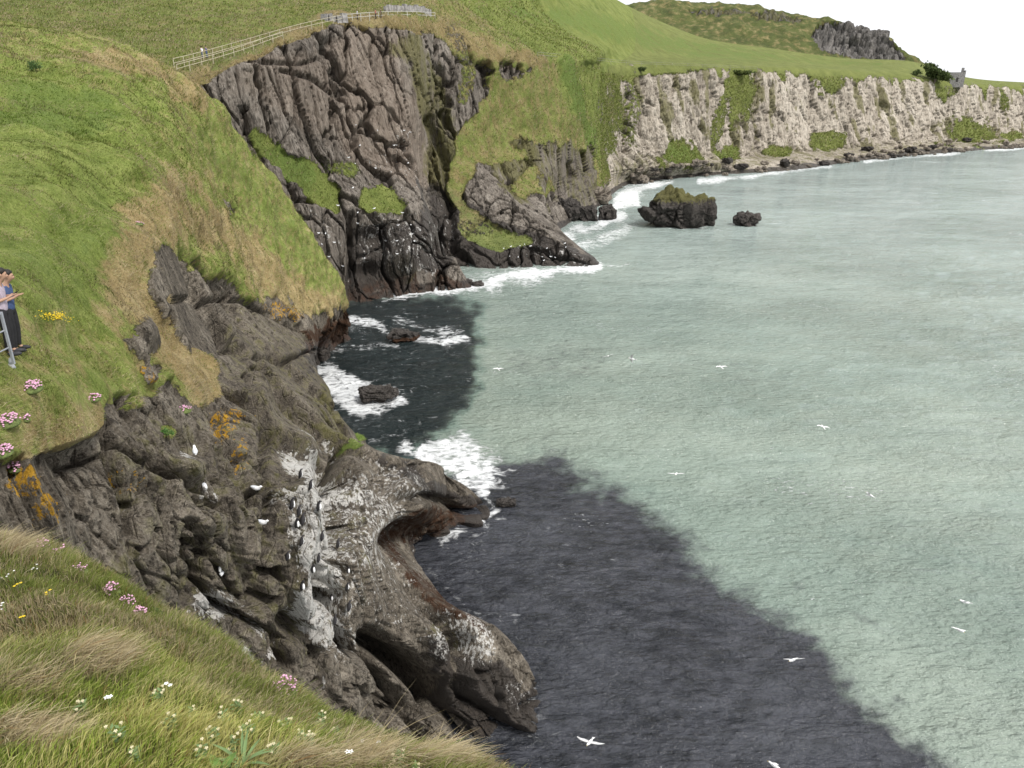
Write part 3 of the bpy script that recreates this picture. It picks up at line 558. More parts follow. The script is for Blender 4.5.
g = link('grass', blades('grass', B, hh, rng.uniform(.0025, .006, len(idx)), lean, col, seg=4, droop=.55)); tag(g, 'long green and straw coloured grass on the foreground bank', 'grass', kind='stuff')
# turf of the near headland
gr = AA['grass']; vis = gr > .5
cellA = np.linalg.norm(np.cross(np.gradient(GA, axis=0), np.gradient(GA, axis=1)), axis=-1).ravel()
w_ = vis*cellA/np.maximum(tA, 10)**1.7
idx = pick(pxA, pyA, w_, 230000); n = len(idx)
e1 = rng.normal(0, 1, (n, 3)); e1 -= NA[idx]*(e1*NA[idx]).sum(1)[:, None]; B = P2*0 if False else None
PA = GA.reshape(-1, 3); B = jit(GA, idx)-NA[idx]*.02
ta = tA[idx]; dd = AA['dry'][idx]; pn = fbm(B/2.0, 3, 800)
col = gcol(n, np.clip(dd*.95+pn*.9+.05, .04, .95), 0)*(1.0+.45*fbm(B/3.5, 3, 805)+.25*fbm(B/1.0, 2, 806))[:, None]
lu = AA['lush'][idx][:, None]; col = col*(1-lu*np.array([.25, .0, .35]))
hh = rng.uniform(.05, .13, n)*(1+.7*dd)*(1+.4*sst(0, .6, pn))*(1+1.1*sst(.05, .5, fbm(B/.9, 2, 808)))*np.clip(ta/30, .75, 1.5)
la = fbm(B/3.0, 2, 810)*1.2+rng.normal(0, .3, n)-.4; lr = rng.uniform(.5, 1.3, n)
lean = np.stack([np.cos(la)*lr, np.sin(la)*lr, -.25*lr], 1)
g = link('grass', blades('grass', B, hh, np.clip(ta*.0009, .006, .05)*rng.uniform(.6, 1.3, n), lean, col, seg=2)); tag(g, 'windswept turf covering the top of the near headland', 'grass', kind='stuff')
# tussocks on the further cliff rims
gB = AB['grass']; cellB = np.linalg.norm(np.cross(np.gradient(GB, axis=0), np.gradient(GB, axis=1)), axis=-1).ravel()
under = (pxB > 600)*(pyB-np.interp(pxB, [p[0] for p in RIML], [p[1] for p in RIML]) > 4)
w_ = (gB > .5)*((tB < 260)+under*3.0*(tB < 560))*(pyB < 300)*cellB/np.maximum(tB, 80)**2
idx = pick(pxB, pyB, w_, 110000); n = len(idx); B = jit(GB, idx); ta = tB[idx]
col = gcol(n, np.clip(AB['dry'][idx]*1.0+fbm(B/6, 3, 850)*.5, .05, .95), 0)*.8
lr = rng.uniform(.2, 1., n); la = rng.uniform(-1.5, 1, n)
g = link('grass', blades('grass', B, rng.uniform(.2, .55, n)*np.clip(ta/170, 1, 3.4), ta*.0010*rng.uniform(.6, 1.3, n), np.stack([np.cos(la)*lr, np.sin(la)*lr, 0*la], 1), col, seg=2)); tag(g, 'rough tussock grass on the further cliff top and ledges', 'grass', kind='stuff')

# =================================================================== SEA
ys = np.concatenate([[85.12, 85.3, 85.8, 87, 89, 92, 96, 100, 105, 110, 115], np.arange(119, 790, 1.6), np.arange(792, 1300, 14), [1500, 2000]])
xs = np.concatenate([np.arange(-2400, 180, 60), np.arange(190, 1080, 2.0), np.arange(1090, 3400, 60)])
X, Y = np.meshgrid(xs, ys, indexing='ij'); v = (384-Y)/FPX; t = CZ/(SP-v*CP); U = (X-512)/FPX
GW = np.stack([U*t, (CP+v*SP)*t, 0*t], -1); P = GW.reshape(-1, 3); px, py = X.ravel(), Y.ravel()
nz = fbm(np.stack([px/16, py/9, px*0], 1), 4, 900)
nw = fbm(P/5., 4, 905)
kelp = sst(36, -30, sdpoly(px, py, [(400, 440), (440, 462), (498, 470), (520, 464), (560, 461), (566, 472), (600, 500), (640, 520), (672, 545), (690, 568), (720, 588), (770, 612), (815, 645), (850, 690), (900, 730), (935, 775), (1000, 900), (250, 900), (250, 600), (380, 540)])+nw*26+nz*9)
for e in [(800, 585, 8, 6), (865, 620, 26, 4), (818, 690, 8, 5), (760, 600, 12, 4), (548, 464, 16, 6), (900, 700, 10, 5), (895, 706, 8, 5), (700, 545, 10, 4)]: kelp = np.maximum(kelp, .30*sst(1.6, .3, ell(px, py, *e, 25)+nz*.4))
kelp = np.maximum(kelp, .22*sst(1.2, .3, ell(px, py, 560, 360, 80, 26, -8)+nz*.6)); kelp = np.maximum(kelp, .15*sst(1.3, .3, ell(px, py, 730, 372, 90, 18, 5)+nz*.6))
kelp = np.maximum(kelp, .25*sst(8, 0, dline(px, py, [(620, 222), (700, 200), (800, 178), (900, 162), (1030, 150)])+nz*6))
deep_and_reflection = sst(26, -14, sdpoly(px, py, [(290, 345), (330, 300), (420, 292), (470, 300), (476, 330), (474, 380), (462, 410), (430, 440), (400, 460), (340, 430), (300, 400)])+nz*12)  # near-black cove: the cliffs' reflection painted into the colour, over deep dark bottom
foam = np.zeros(len(P))
def fo(v_, w): global foam; foam = np.maximum(foam, v_*w)
fpol = lambda poly, s: sst(s, -s, sdpoly(px, py, poly)+nz*s*1.2)
fln = lambda pts, s: sst(s*1.4, 0, dline(px, py, pts)+nz*s*.7)
fo(.95, fpol([(316, 366), (335, 366), (360, 378), (400, 392), (412, 402), (385, 410), (362, 418), (335, 410), (320, 392)], 7))
fo(.92, fpol([(398, 440), (430, 438), (452, 432), (475, 440), (492, 458), (500, 478), (490, 500), (478, 500), (450, 482), (415, 466)], 9))
fo(.6, fpol([(370, 438), (430, 432), (480, 430), (510, 470), (505, 500)], 14))
fo(.95, fln([(385, 297), (420, 292), (470, 288), (500, 278), (560, 270), (600, 266)], 8)); fo(.72, fln([(440, 288), (480, 281), (540, 275)], 16)); fo(.6, fln([(600, 266), (640, 264)], 4))
fo(.85, fln([(350, 318), (375, 322), (392, 336), (440, 342), (465, 338)], 6)); fo(.6, fln([(395, 320), (430, 330), (460, 330)], 8)); fo(.55, fln([(320, 352), (380, 345), (400, 345)], 6))
fo(.95, fln([(548, 242), (575, 234), (600, 224), (622, 216)], 9)); fo(.7, fln([(560, 252), (600, 240), (635, 224)], 10))
fo(.95, fpol([(610, 198), (625, 184), (648, 180), (672, 182), (660, 190), (640, 196), (640, 206), (612, 212)], 5)); fo(.85, fln([(700, 182), (745, 176.5), (785, 171.5), (830, 166)], 5)); fo(.8, fln([(865, 161.5), (912, 157), (960, 153)], 2.6)); fo(.9, fln([(985, 150), (1040, 147.5)], 3))
fo(.6, fln([(700, 226), (735, 224), (785, 223)], 3)); fo(.5, fln([(640, 222), (720, 230)], 4))
fo(.8, fln([(486, 498), (496, 510), (478, 522), (440, 540)], 6)); fo(.45, fln([(470, 540), (500, 520)], 12)); fo(.55, fln([(430, 570), (470, 610), (492, 632)], 5)); fo(.6, fln([(512, 655), (530, 676), (534, 700)], 7))
fo(.42, fln([(492, 370), (515, 372)], 5)); fo(.25, sst(1.3, .2, ell(px, py, 560, 560, 90, 60, 10)+nz*.5)); fo(.3, fln([(330, 392), (300, 420)], 20))
fo(.30, deep_and_reflection); fo(.34, fln([(400, 440), (470, 520), (500, 640), (540, 730)], 40)*sst(400, 460, px))
# gentle real swell
amp = .16*sst(500, 60, t.ravel()); P[:, 2] = amp*fbm(P*np.array([.35, .6, 1]), 3, 950)-.02
m = NT('sea_water'); p = m.mapp(); rot = m.mapp((1, 2.4, 1), (0, 0, .35))
n1 = m.noise(rot, .8, 5, .58, .1); n2 = m.noise(m.mapp((1, 2.0, 1), (0, 0, .15)), 1.9, 4, .6); n3 = m.noise(m.mapp((1, 1.8, 1), (0, 0, .5)), .11, 4, .5)
kn = m.noise(p, .45, 7, .7, .4); patch = m.noise(m.mapp((1, 1.6, 1), (0, 0, -.5)), .022, 5, .6)
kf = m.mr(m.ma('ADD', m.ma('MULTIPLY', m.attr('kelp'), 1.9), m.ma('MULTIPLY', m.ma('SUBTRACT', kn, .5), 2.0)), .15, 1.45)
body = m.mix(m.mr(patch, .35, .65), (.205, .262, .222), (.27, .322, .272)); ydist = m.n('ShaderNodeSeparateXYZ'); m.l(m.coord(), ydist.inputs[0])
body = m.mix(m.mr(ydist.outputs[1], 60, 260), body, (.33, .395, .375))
body = m.mix(m.mr(m.noise(p, .09, 4, .6), .5, .75, 0, .35), body, (.17, .24, .21))
kc = m.mix(m.mr(m.noise(rot, .42, 6, .72), .35, .65), (.013, .015, .019), (.050, .053, .064)); kc = m.mix(m.mr(m.noise(p, .07, 4, .6), .4, .65, 0, .5), kc, (.068, .072, .084))  # patchy weed colour, with paler wavelet glints put into it
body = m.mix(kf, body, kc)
dp = m.mr(m.ma('ADD', m.attr('deep_and_reflection'), m.ma('MULTIPLY', m.ma('SUBTRACT', kn, .5), .5)), .2, .95)
body = m.mix(dp, body, m.mix(m.mr(dp, .2, .9), (.05, .13, .105), (.012, .02, .021)))  # reflected cliff and dark bottom mixed into the body colour, teal at the edge
fn = m.noise(m.mapp((1, 1.5, 1), (0, 0, .3)), .55, 8, .72, 1.1); web = m.vor(m.mapp((1, 1.3, 1), (0, 0, .2)), .9, 'DISTANCE_TO_EDGE')
ff = m.ma('ADD', m.attr('foam'), m.ma('MULTIPLY', m.ma('SUBTRACT', fn, .5), 2.1)); ff = m.ma('SUBTRACT', ff, m.ma('MULTIPLY', m.mr(web, .05, .45), .25)); ff = m.mr(ff, .42, .95)
ff = m.ma('MULTIPLY', ff, m.mr(m.attr('foam'), .02, .3))
cap_ = m.mr(m.ma('MULTIPLY', m.noise(rot, 1.2, 6, .7), m.noise(p, .05, 2)), .385, .41, 0, .5); ff = m.ma('MAXIMUM', ff, cap_)
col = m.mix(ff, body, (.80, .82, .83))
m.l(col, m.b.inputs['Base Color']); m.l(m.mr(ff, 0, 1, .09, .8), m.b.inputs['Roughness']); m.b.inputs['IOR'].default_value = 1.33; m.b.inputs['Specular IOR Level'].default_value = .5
h = m.ma('ADD', m.ma('MULTIPLY', n1, 1.0), m.ma('MULTIPLY', n2, .28)); h = m.ma('ADD', h, m.ma('MULTIPLY', n3, 1.9)); h = m.ma('ADD', h, m.ma('MULTIPLY', ff, .15))
h = m.ma('MULTIPLY', h, m.mr(m.noise(m.mapp((1, 1.8, 1), (0, 0, .4)), .018, 4, .6), .35, .65, .55, 1.15)); m.l(m.bump(h, 1.0, 1), m.b.inputs['Normal'])
n_, m_ = X.shape
me = mesh_np('sea', P, grid_faces(n_, m_)[:, ::-1], 4, m.m, True, {'kelp': kelp, 'deep_and_reflection': deep_and_reflection, 'foam': foam}); sea_o = link('sea', me); tag(sea_o, 'green sea with dark weed bed and surf along the rocks', 'sea', kind='structure')

# =================================================================== SURFACE LOOK-UP
def surf(px_, py_, which='A', tmin=0):
    pX, pY, T, Q, Nn = {'A': (pxA, pyA, tA, PA, NA), 'B': (pxB, pyB, tB, PB, NB), 'F': (pxF, pyF, tF, PF, NF)}[which]
    d = np.hypot(pX-px_, pY-py_); r = 3.5
    while not (d < r).any(): r *= 2
    c = np.where((d < r) & (T > tmin))[0]
    if len(c) == 0: c = np.where(d < r)[0]
    i = c[np.argmin(T[c]+d[c]*.02*T[c]/20)]
    return Q[i], Nn[i], T[i]
#@@PART2
# =================================================================== PARTS BUILDER
class MB:
    def __init__(s): s.v = []; s.f = []
    def add(s, V, F):
        o = len(s.v); s.v += [tuple(map(float, a)) for a in V]; s.f += [tuple(i+o for i in f) for f in F]; return s
    def box(s, c, d, R=None, taper=1.0):
        x, y, z = [a/2 for a in d]; V = []
        for sz in (-1, 1):
            k = taper if sz > 0 else 1
            V += [(-x*k, -y*k, sz*z), (x*k, -y*k, sz*z), (x*k, y*k, sz*z), (-x*k, y*k, sz*z)]
        V = np.array(V)
        if R is not None: V = V@np.array(R).T
        return s.add(V+np.array(c), [(3, 2, 1, 0), (4, 5, 6, 7), (0, 1, 5, 4), (1, 2, 6, 5), (2, 3, 7, 6), (3, 0, 4, 7)])
    def tube(s, pts, rad, n=8, cap=True):
        pts = [np.array(p, float) for p in pts]; rad = rad if hasattr(rad, '__len__') else [rad]*len(pts); V = []
        for i, p in enumerate(pts):
            d = pts[min(i+1, len(pts)-1)]-pts[max(i-1, 0)]; d /= np.linalg.norm(d)+1e-9
            a = np.cross(d, (0, 0, 1) if abs(d[2]) < .9 else (1, 0, 0)); a /= np.linalg.norm(a); b = np.cross(d, a)
            for k in range(n): th = 2*math.pi*k/n; V.append(p+(a*math.cos(th)+b*math.sin(th))*rad[i])
        F = [(i*n+k, i*n+(k+1) % n, (i+1)*n+(k+1) % n, (i+1)*n+k) for i in range(len(pts)-1) for k in range(n)]
        if cap: F += [tuple(range(n))[::-1], tuple(range((len(pts)-1)*n, len(pts)*n))]
        return s.add(V, F)
    def ell(s, c, r, n=10, m=7, R=None):
        V = [(0, 0, 1)]; F = []
        for j in range(1, m):
            a = math.pi*j/m
            for k in range(n): b = 2*math.pi*k/n; V.append((math.sin(a)*math.cos(b), math.sin(a)*math.sin(b), math.cos(a)))
        V.append((0, 0, -1)); V = np.array(V)*np.array(r)
        if R is not None: V = V@np.array(R).T
        for k in range(n): F.append((0, 1+k, 1+(k+1) % n)); F.append((len(V)-1, 1+(m-2)*n+(k+1) % n, 1+(m-2)*n+k))
        for j in range(m-2):
            for k in range(n): F.append((1+j*n+k, 1+(j+1)*n+k, 1+(j+1)*n+(k+1) % n, 1+j*n+(k+1) % n))
        return s.add(V+np.array(c), F)
    def build(s, name, mat, parent=None, smooth=True):
        me = bpy.data.meshes.new(name); me.from_pydata(s.v, [], s.f); me.materials.append(mat)
        for p in me.polygons: p.use_smooth = smooth
        me.update(); return link(name, me, parent)
def rotz(a): c, s_ = math.cos(a), math.sin(a); return np.array([[c, -s_, 0], [s_, c, 0], [0, 0, 1]])
def rotx(a): c, s_ = math.cos(a), math.sin(a); return np.array([[1, 0, 0], [0, c, -s_], [0, s_, c]])
def roty(a): c, s_ = math.cos(a), math.sin(a); return np.array([[c, 0, s_], [0, 1, 0], [-s_, 0, c]])

# =================================================================== ROCKS
MAT_R = cliff_mat('wet_basalt', .7, rock=((.028, .025, .024), (.065, .058, .053), (.12, .108, .098)))
MAT_R2 = cliff_mat('shore_stone', 1.2, rock=((.13, .11, .09), (.25, .215, .175), (.38, .335, .28)))
def ico_dirs(sub):
    import bmesh
    bm = bmesh.new(); bmesh.ops.create_icosphere(bm, subdivisions=sub, radius=1); V = np.array([v.co[:] for v in bm.verts]); F = np.array([[v.index for v in f.verts] for f in bm.faces]); bm.free(); return V, F
ICO = {k: ico_dirs(k) for k in (3, 4, 6)}
def rock(name, size, seed, sub=4, mat=None, rough=1.0, mossy=0, wet=0, weed=0, sharp=.7):
    D, F = ICO[sub]; size = np.array(size, float)
    sg = np.sign(D)*np.abs(D)**sharp; V = sg*size/2
    L = float(size.mean()); q = V/L*3+seed*7.3
    f1, f2, c, fc = worley(q*np.array([1, 1, .6])+.2*np.stack([fbm(q, 2, 1), fbm(q, 2, 2), fbm(q, 2, 3)], 1), seed, True)
    g1, g2, gc_, gf_ = worley(q*2.4*np.array([1, 1, .55]), seed+3, True)
    d = (c-.5)*.14-sst(.1, 0, f2-f1)*.07-fc*.22+(gc_-.5)*.05-gf_*.07-sst(.1, 0, g2-g1)*.03+fbm(q*.6, 3, seed)*.12+fbm(q*4, 3, seed)*.02
    V = V+D*(d*L*rough)[:, None]; V[:, 2] -= V[:, 2].min()+size[2]*.25
    A = {a: np.zeros(len(V)) for a in ATT}; z = V[:, 2]/V[:, 2].max()
    A['moss'] = mossy*sst(.45, .8, z); A['grass'] = np.where(mossy > .9, .48*sst(.75, .95, z)*D[:, 2].clip(0), 0); A['dry'][:] = .8; A['wet'] = np.maximum(wet*sst(.6, .1, z), sst(.12, .0, z)*.8); A['weed'] = weed*sst(.7, .2, z)
    return mesh_np(name, V, F, 3, mat or MAT_R, sub > 4, A and {a: A[a] for a in ATT})
def put_rock(px_, py_, wpx, hpx, seed, label, cat='rock', dpt=.9, **kw):
    b = at0(px_, py_); t_ = proj(b[None])[2][0]; k = t_/FPX
    o = link(kw.pop('name', 'rock'), rock('rock', (wpx*k*.88, wpx*k*dpt*.88, hpx*k*.95), seed, **kw)); o.location = (b[0], b[1]+wpx*k*dpt*.3, 0); tag(o, label, cat); return o
put_rock(682, 228, 84, 40, 21, 'large dark sea stack with a brown mossy top standing in the bay', 'sea stack', .7, name='sea_stack', sub=6, mossy=.85, sharp=.95, rough=.75)
put_rock(748, 226, 26, 15, 5, 'small dark rock standing alone to the right of the large sea stack', sub=4, sharp=.8)
put_rock(378, 403, 44, 12, 9, 'dark rock awash in white foam below the near cliff', sub=4, weed=.4, dpt=.6, wet=.6)
put_rock(402, 342, 36, 8, 12, 'low reddish rock in the surf between the two headlands', sub=4, weed=.9, dpt=.7, wet=.5)
put_rock(468, 286, 10, 7, 14, 'small dark rock in the foam, left one of a pair below the cliff', sub=3)
put_rock(478, 286, 13, 4, 15, 'flat dark rock in the foam, right one of a pair below the cliff', sub=3)
put_rock(506, 507, 22, 5, 16, 'low dark rock barely above the water beside the near ledge', sub=4, wet=.8, dpt=.7)
put_rock(540, 231, 32, 20, 31, 'rounded black rock at the foot of the green slope', sub=4, sharp=.9)
put_rock(568, 221, 26, 24, 33, 'jagged black rock beside the rounded black one', sub=4)
put_rock(588, 221, 22, 18, 34, 'pointed black rock near the end of the rocky spit', sub=4)
put_rock(608, 220, 18, 17, 35, 'black rock at the seaward tip of the rocky spit', sub=4)
put_rock(596, 205, 36, 14, 36, 'broad brown slab of rock behind the black spit', sub=4, mat=MAT_R2)
put_rock(570, 203, 30, 16, 38, 'grey boulder leaning against the foot of the green slope', sub=4, mat=MAT_R2)
put_rock(606, 188, 24, 14, 37, 'dark boulder above the white surf of the small beach', sub=4)
put_rock(636, 184, 26, 7, 39, 'flat pale slab beside the small beach below the limestone', sub=4, mat=MAT_R2)
# shore boulders
base_r = [link('boulder', rock('boulder', sz, 50+i, 3, MAT_R2 if i != 3 else MAT_R)) for i, sz in enumerate([(3, 2.6, 2.0), (4.2, 2.8, 1.8), (2.4, 2.4, 1.8), (5.2, 3.4, 2.0), (3, 3, 2.6), (2.2, 1.8, 1.4)])]
lines = [(634, 183), (698, 176), (785, 170), (865, 160), (912, 155.5), (960, 151.5), (1026, 147)]
used = set()
for i in range(130):
    f = rng.uniform(0, 1)**1.2*(len(lines)-1.001); k = int(f); u = f-k; x_ = lines[k][0]*(1-u)+lines[k+1][0]*u; y_ = lines[k][1]*(1-u)+lines[k+1][1]*u
    off = rng.uniform(-12, .8) if i % 5 else rng.uniform(0, 1.5)
    Q, nn, t_ = surf(x_-abs(off)*.5, y_+off, 'B'); j = int(rng.integers(0, 6))
    src = base_r[j]; o = src if j not in used else src.copy()
    if j in used: C.objects.link(o)
    used.add(j); p0 = at0(x_, y_+max(off, 0)) if off > 0 else Q
    o.location = (p0[0], p0[1], max(p0[2], -.2)); s_ = rng.uniform(.5, 1.25); o.scale = (s_, s_, s_*rng.uniform(.7, 1.1)); o.rotation_euler = (0, 0, rng.uniform(0, 6.3))
    tag(o, 'weathered boulder lying on the rocky shore below the limestone cliff', 'boulder', 'boulders along the far shore')
for j in range(6):
    if j not in used: bpy.data.objects.remove(base_r[j])

# =================================================================== BIRDS
M_WHITE = simple('white_feathers', (.80, .80, .80), .7, .04); M_GREY = simple('grey_feathers', (.55, .57, .60), .7, .06); M_BLACK = simple('black_feathers', (.03, .028, .03), .6, .2); M_BEAK = simple('yellow_beak', (.6, .45, .1), .5, .1)
def make_gull():
    r = empty('gull', (0, 0, 0), 'x', 'gull', 'gulls flying over the bay')
    b = MB(); b.tube([(0, -.20, 0), (0, -.14, .0), (0, -.05, .0), (0, .06, .005), (0, .13, .015), (0, .17, .025), (0, .205, .03), (0, .235, .028)], [.012, .035, .052, .055, .042, .032, .033, .012], 10); b.build('body', M_WHITE, r)
    k = MB(); k.tube([(0, .23, .028), (0, .26, .024), (0, .272, .016)], [.010, .007, .002], 6); k.build('beak', M_BEAK, r)
    tl = MB(); tl.add([(-.02, -.17, .006), (.02, -.17, .006), (.055, -.30, .0), (0, -.29, .004), (-.055, -.30, .0), (-.02, -.17, -.006), (.02, -.17, -.006), (.055, -.30, -.006), (0, -.29, -.004), (-.055, -.30, -.006)], [(0, 1, 2, 3), (0, 3, 4), (6, 5, 8, 7), (5, 9, 8), (0, 4, 9, 5), (1, 6, 7, 2), (2, 7, 8, 3), (3, 8, 9, 4), (0, 5, 6, 1)]); tl.build('tail', M_WHITE, r)
    for sx in (-1, 1):
        st_ = [(0, .05, .06, .10, .02), (.10, .06, .075, .09, .03), (.22, .055, .10, .085, .05), (.34, .045, .085, .06, .055), (.44, .0, .05, .045, .045), (.53, -.07, .02, .02, .03)]
        V = []
        for (x, y, le, te, z) in st_:
            V += [(sx*x, y+le*.6, z), (sx*x, y-te*.2, z+.010), (sx*x, y-te*1.2, z-.004), (sx*x, y-te*.2, z-.008)]
        F = []
        for i in range(len(st_)-1):
            for q in range(4): F.append((i*4+q, i*4+(q+1) % 4, (i+1)*4+(q+1) % 4, (i+1)*4+q))
        F += [(0, 1, 2, 3), tuple(range(len(st_)*4-1, len(st_)*4-5, -1))]
        w_ = MB(); w_.add(V, F); wo = w_.build('wing', M_WHITE, r)
        tp = MB(); a_ = np.array(st_[-1][:2]); tp.ell((sx*.515, -.075, .032), (.022, .03, .006), 8, 5); tp.build('wing_tip', M_BLACK, wo)
    return r
gull = make_gull()
gspec = [(590, 742, 34, 150, 12, 'white gull gliding over the dark weed, nearest the bottom edge'), (775, 766, 33, 60, 40, 'gull cut by the bottom edge right of the dark weed bed centre'), (793, 660, 40, 130, 35, 'white gull over the edge of the dark weed bed, wings tilted'),
 (965, 602, 44, 80, 30, 'upper of the two gulls flying close together at lower right'), (959, 630, 44, 200, -25, 'lower of the two gulls flying close together at lower right'), (870, 495, 48, 40, 35, 'white gull with bent wings over open green water'),
 (823, 427, 72, 10, 15, 'tiny distant gull above the middle of the open water'), (676, 474, 68, 160, 10, 'small gull above the pale water beyond the weed bed'), (632, 359, 72, 80, 50, 'white gull seen side-on in mid bay, largest of the far ones'),
 (721, 367, 84, 20, 5, 'small far gull flapping low in mid bay right of the side-on one'), (608, 356, 100, 170, 20, 'tiny gull just left of the side-on one in mid bay'), (870, 379, 110, 90, 0, 'faint speck of a gull far out over the bay at right'), (498, 369, 92, 30, 10, 'small gull skimming the water off the dark cove')]
for i, (x_, y_, t_, hd, roll, lb) in enumerate(gspec):
    o = gull if i == 0 else copy_tree(gull); o.location = at(x_, y_, t_*1.0); o.rotation_euler = (math.radians(8), math.radians(roll), math.radians(hd)); o['label'] = lb
    o.scale = (1.3,)*3 if t_ < 60 else (1.45,)*3
def make_auk():
    b = MB(); b.tube([(0, -.07, .02), (0, -.03, .10), (0, 0, .20), (0, .01, .28), (0, .02, .34), (0, .05, .38), (0, .09, .385), (0, .13, .38)], [.03, .065, .075, .06, .036, .035, .022, .006], 9)
    o = b.build('guillemot', M_BLACK); w = MB(); w.ell((0, .045, .19), (.05, .04, .12), 9, 7); w.build('belly', M_WHITE, o); return o
auk = make_auk()
aspec = [(300, 517), (298, 528), (306, 524), (303, 546), (313, 575), (349, 574), (347, 590), (294, 505), (318, 512), (325, 540), (331, 600), (322, 560), (340, 548), (306, 590), (223, 574), (290, 560), (352, 610), (312, 490), (300, 478), (335, 625)]
for i, (x_, y_) in enumerate(aspec):
    Q, nn, t_ = surf(x_, y_); o = auk if i == 0 else copy_tree(auk); o.location = Q+nn*.12; o.rotation_euler = (0, 0, rng.uniform(-2.5, -.3)); s_ = rng.uniform(.95, 1.25); o.scale = (s_,)*3
    tag(o, 'dark seabird perched on the white stained ledges of the near cliff', 'seabird', 'seabirds nesting on the near cliff')
b = MB(); b.tube([(0, -.22, .14), (0, -.12, .15), (0, .0, .15), (0, .10, .17), (0, .15, .22), (0, .19, .25), (0, .24, .245)], [.015, .06, .08, .065, .04, .038, .008], 8); sg_ = b.build('perched_gull', M_WHITE)
b = MB(); b.ell((0, -.08, .185), (.075, .17, .045), 8, 6); b.build('wing', M_GREY, sg_)
pspec = [(260, 493, 'A'), (263, 526, 'A'), (206, 492, 'A'), (224, 576, 'A'), (196, 456, 'A')]+[(float(rng.uniform(300, 425)), float(rng.uniform(205, 270)), 'B') for _ in range(22)]+[(float(rng.uniform(490, 570)), float(rng.uniform(244, 262)), 'B') for _ in range(14)]+[(float(rng.uniform(350, 420)), float(rng.uniform(120, 190)), 'B') for _ in range(12)]
for i, (x_, y_, wh) in enumerate(pspec):
    Q, nn, t_ = surf(x_, y_, wh); o = sg_ if i == 0 else copy_tree(sg_); o.location = Q+nn*(.1 if wh == 'A' else .35); o.rotation_euler = (0, 0, rng.uniform(0, 6.3)); s_ = 1. if wh == 'A' else 1.25; o.scale = (s_,)*3
    if wh == 'A': tag(o, 'white gull resting on a ledge of the near cliff', 'gull', 'gulls resting on the near cliff')
    else: tag(o, 'white gull perched as a speck on the further dark cliff', 'gull', 'gulls perched on the further cliff')

# =================================================================== FENCES, WALL, HOUSE
M_STONE = simple('grey_field_stone', (.24, .23, .22), .95, .35, 1.5, .1)
M_WOOD = simple('bleached_wood', (.42, .38, .28), .85, .2, 3); M_WHITEP = simple('white_painted_rail', (.50, .49, .45), .7, .1); M_METAL = simple('galvanised_metal', (.25, .265, .29), .55, .15, 5, 0, .6)
def fence(name, pxs, sp, hgt, label, mat, rails=(.45, .95), rad=.05, which='B'):
    pts = []
    for (x0, y0), (x1, y1) in zip(pxs[:-1], pxs[1:]):
        n = max(1, int(math.hypot(x1-x0, y1-y0)/sp))
        for k in range(n): pts.append((x0+(x1-x0)*k/n, y0+(y1-y0)*k/n))
    pts.append(pxs[-1]); P3 = [surf(x, y, which)[0] for x, y in pts]
    # even the run of depths so that the fence follows one line
    P3 = np.array(P3); D = P3[:, 1].copy()
    for _ in range(6): P3[1:-1, :] = (P3[:-2]+P3[1:-1]*2+P3[2:])/4
    r = empty(name, P3[0], label, 'fence'); o0 = P3[0]
    for p in P3-o0: MB().tube([p+(0, 0, -.5), p+(0, 0, hgt)], rad, 6).build('post', mat, r, False)
    for h_ in rails: MB().tube([p+(0, 0, hgt*h_) for p in P3-o0], rad*.8, 5).build('rail', mat, r, False)
    return r
fence('wooden_fence', [(177, 67), (196, 60), (222, 51), (250, 43), (280, 34), (312, 25), (345, 20)], 9, 1.15, 'pale post and rail fence on the uphill side of the cliff path', M_WOOD)
fence('wooden_fence', [(180, 71), (205, 63), (235, 53), (262, 44), (285, 36)], 9, 1.05, 'pale post and rail fence on the seaward side of the cliff path', M_WOOD)
fence('wooden_fence', [(345, 19), (370, 17), (400, 15), (437, 16)], 8, 1.2, 'white railing along the highest part of the cliff path', M_WHITEP, rad=.05)
fence('wire_fence', [(540, 55), (580, 60), (640, 63), (690, 65), (760, 68)], 14, 1.3, 'thin grey fence at the seaward edge of the green meadow', M_STONE, rad=.04)
def stone_wall(pxs, label, h_=1.1, w_=.8):
    Q = np.array([surf(x, y, 'B')[0] for x, y in pxs]); r = empty('stone_wall', Q[0], label, 'wall'); m_ = MB()
    for a, b_ in zip(Q[:-1], Q[1:]):
        L = np.linalg.norm(b_-a); n = max(2, int(L/.8))
        for k in range(n):
            p = a+(b_-a)*(k+.5)/n-Q[0]; hh_ = h_*rng.uniform(.7, 1.1); m_.box(p+(0, 0, hh_/2-.3), (L/n*1.05, w_*rng.uniform(.8, 1.1), hh_+.6), rotz(math.atan2(*(b_-a)[1::-1])+rng.uniform(-.1, .1)), .85)
    m_.build('stonework', M_STONE, r, False); return r
stone_wall([(323, 15), (330, 17), (338, 18), (347, 18)], 'short grey dry stone wall on the skyline beside the cliff path', 1.0, 1.4)
stone_wall([(385, 8), (400, 8.5), (415, 9), (432, 12)], 'low rubble wall on the hilltop above the white railing', 1.3)
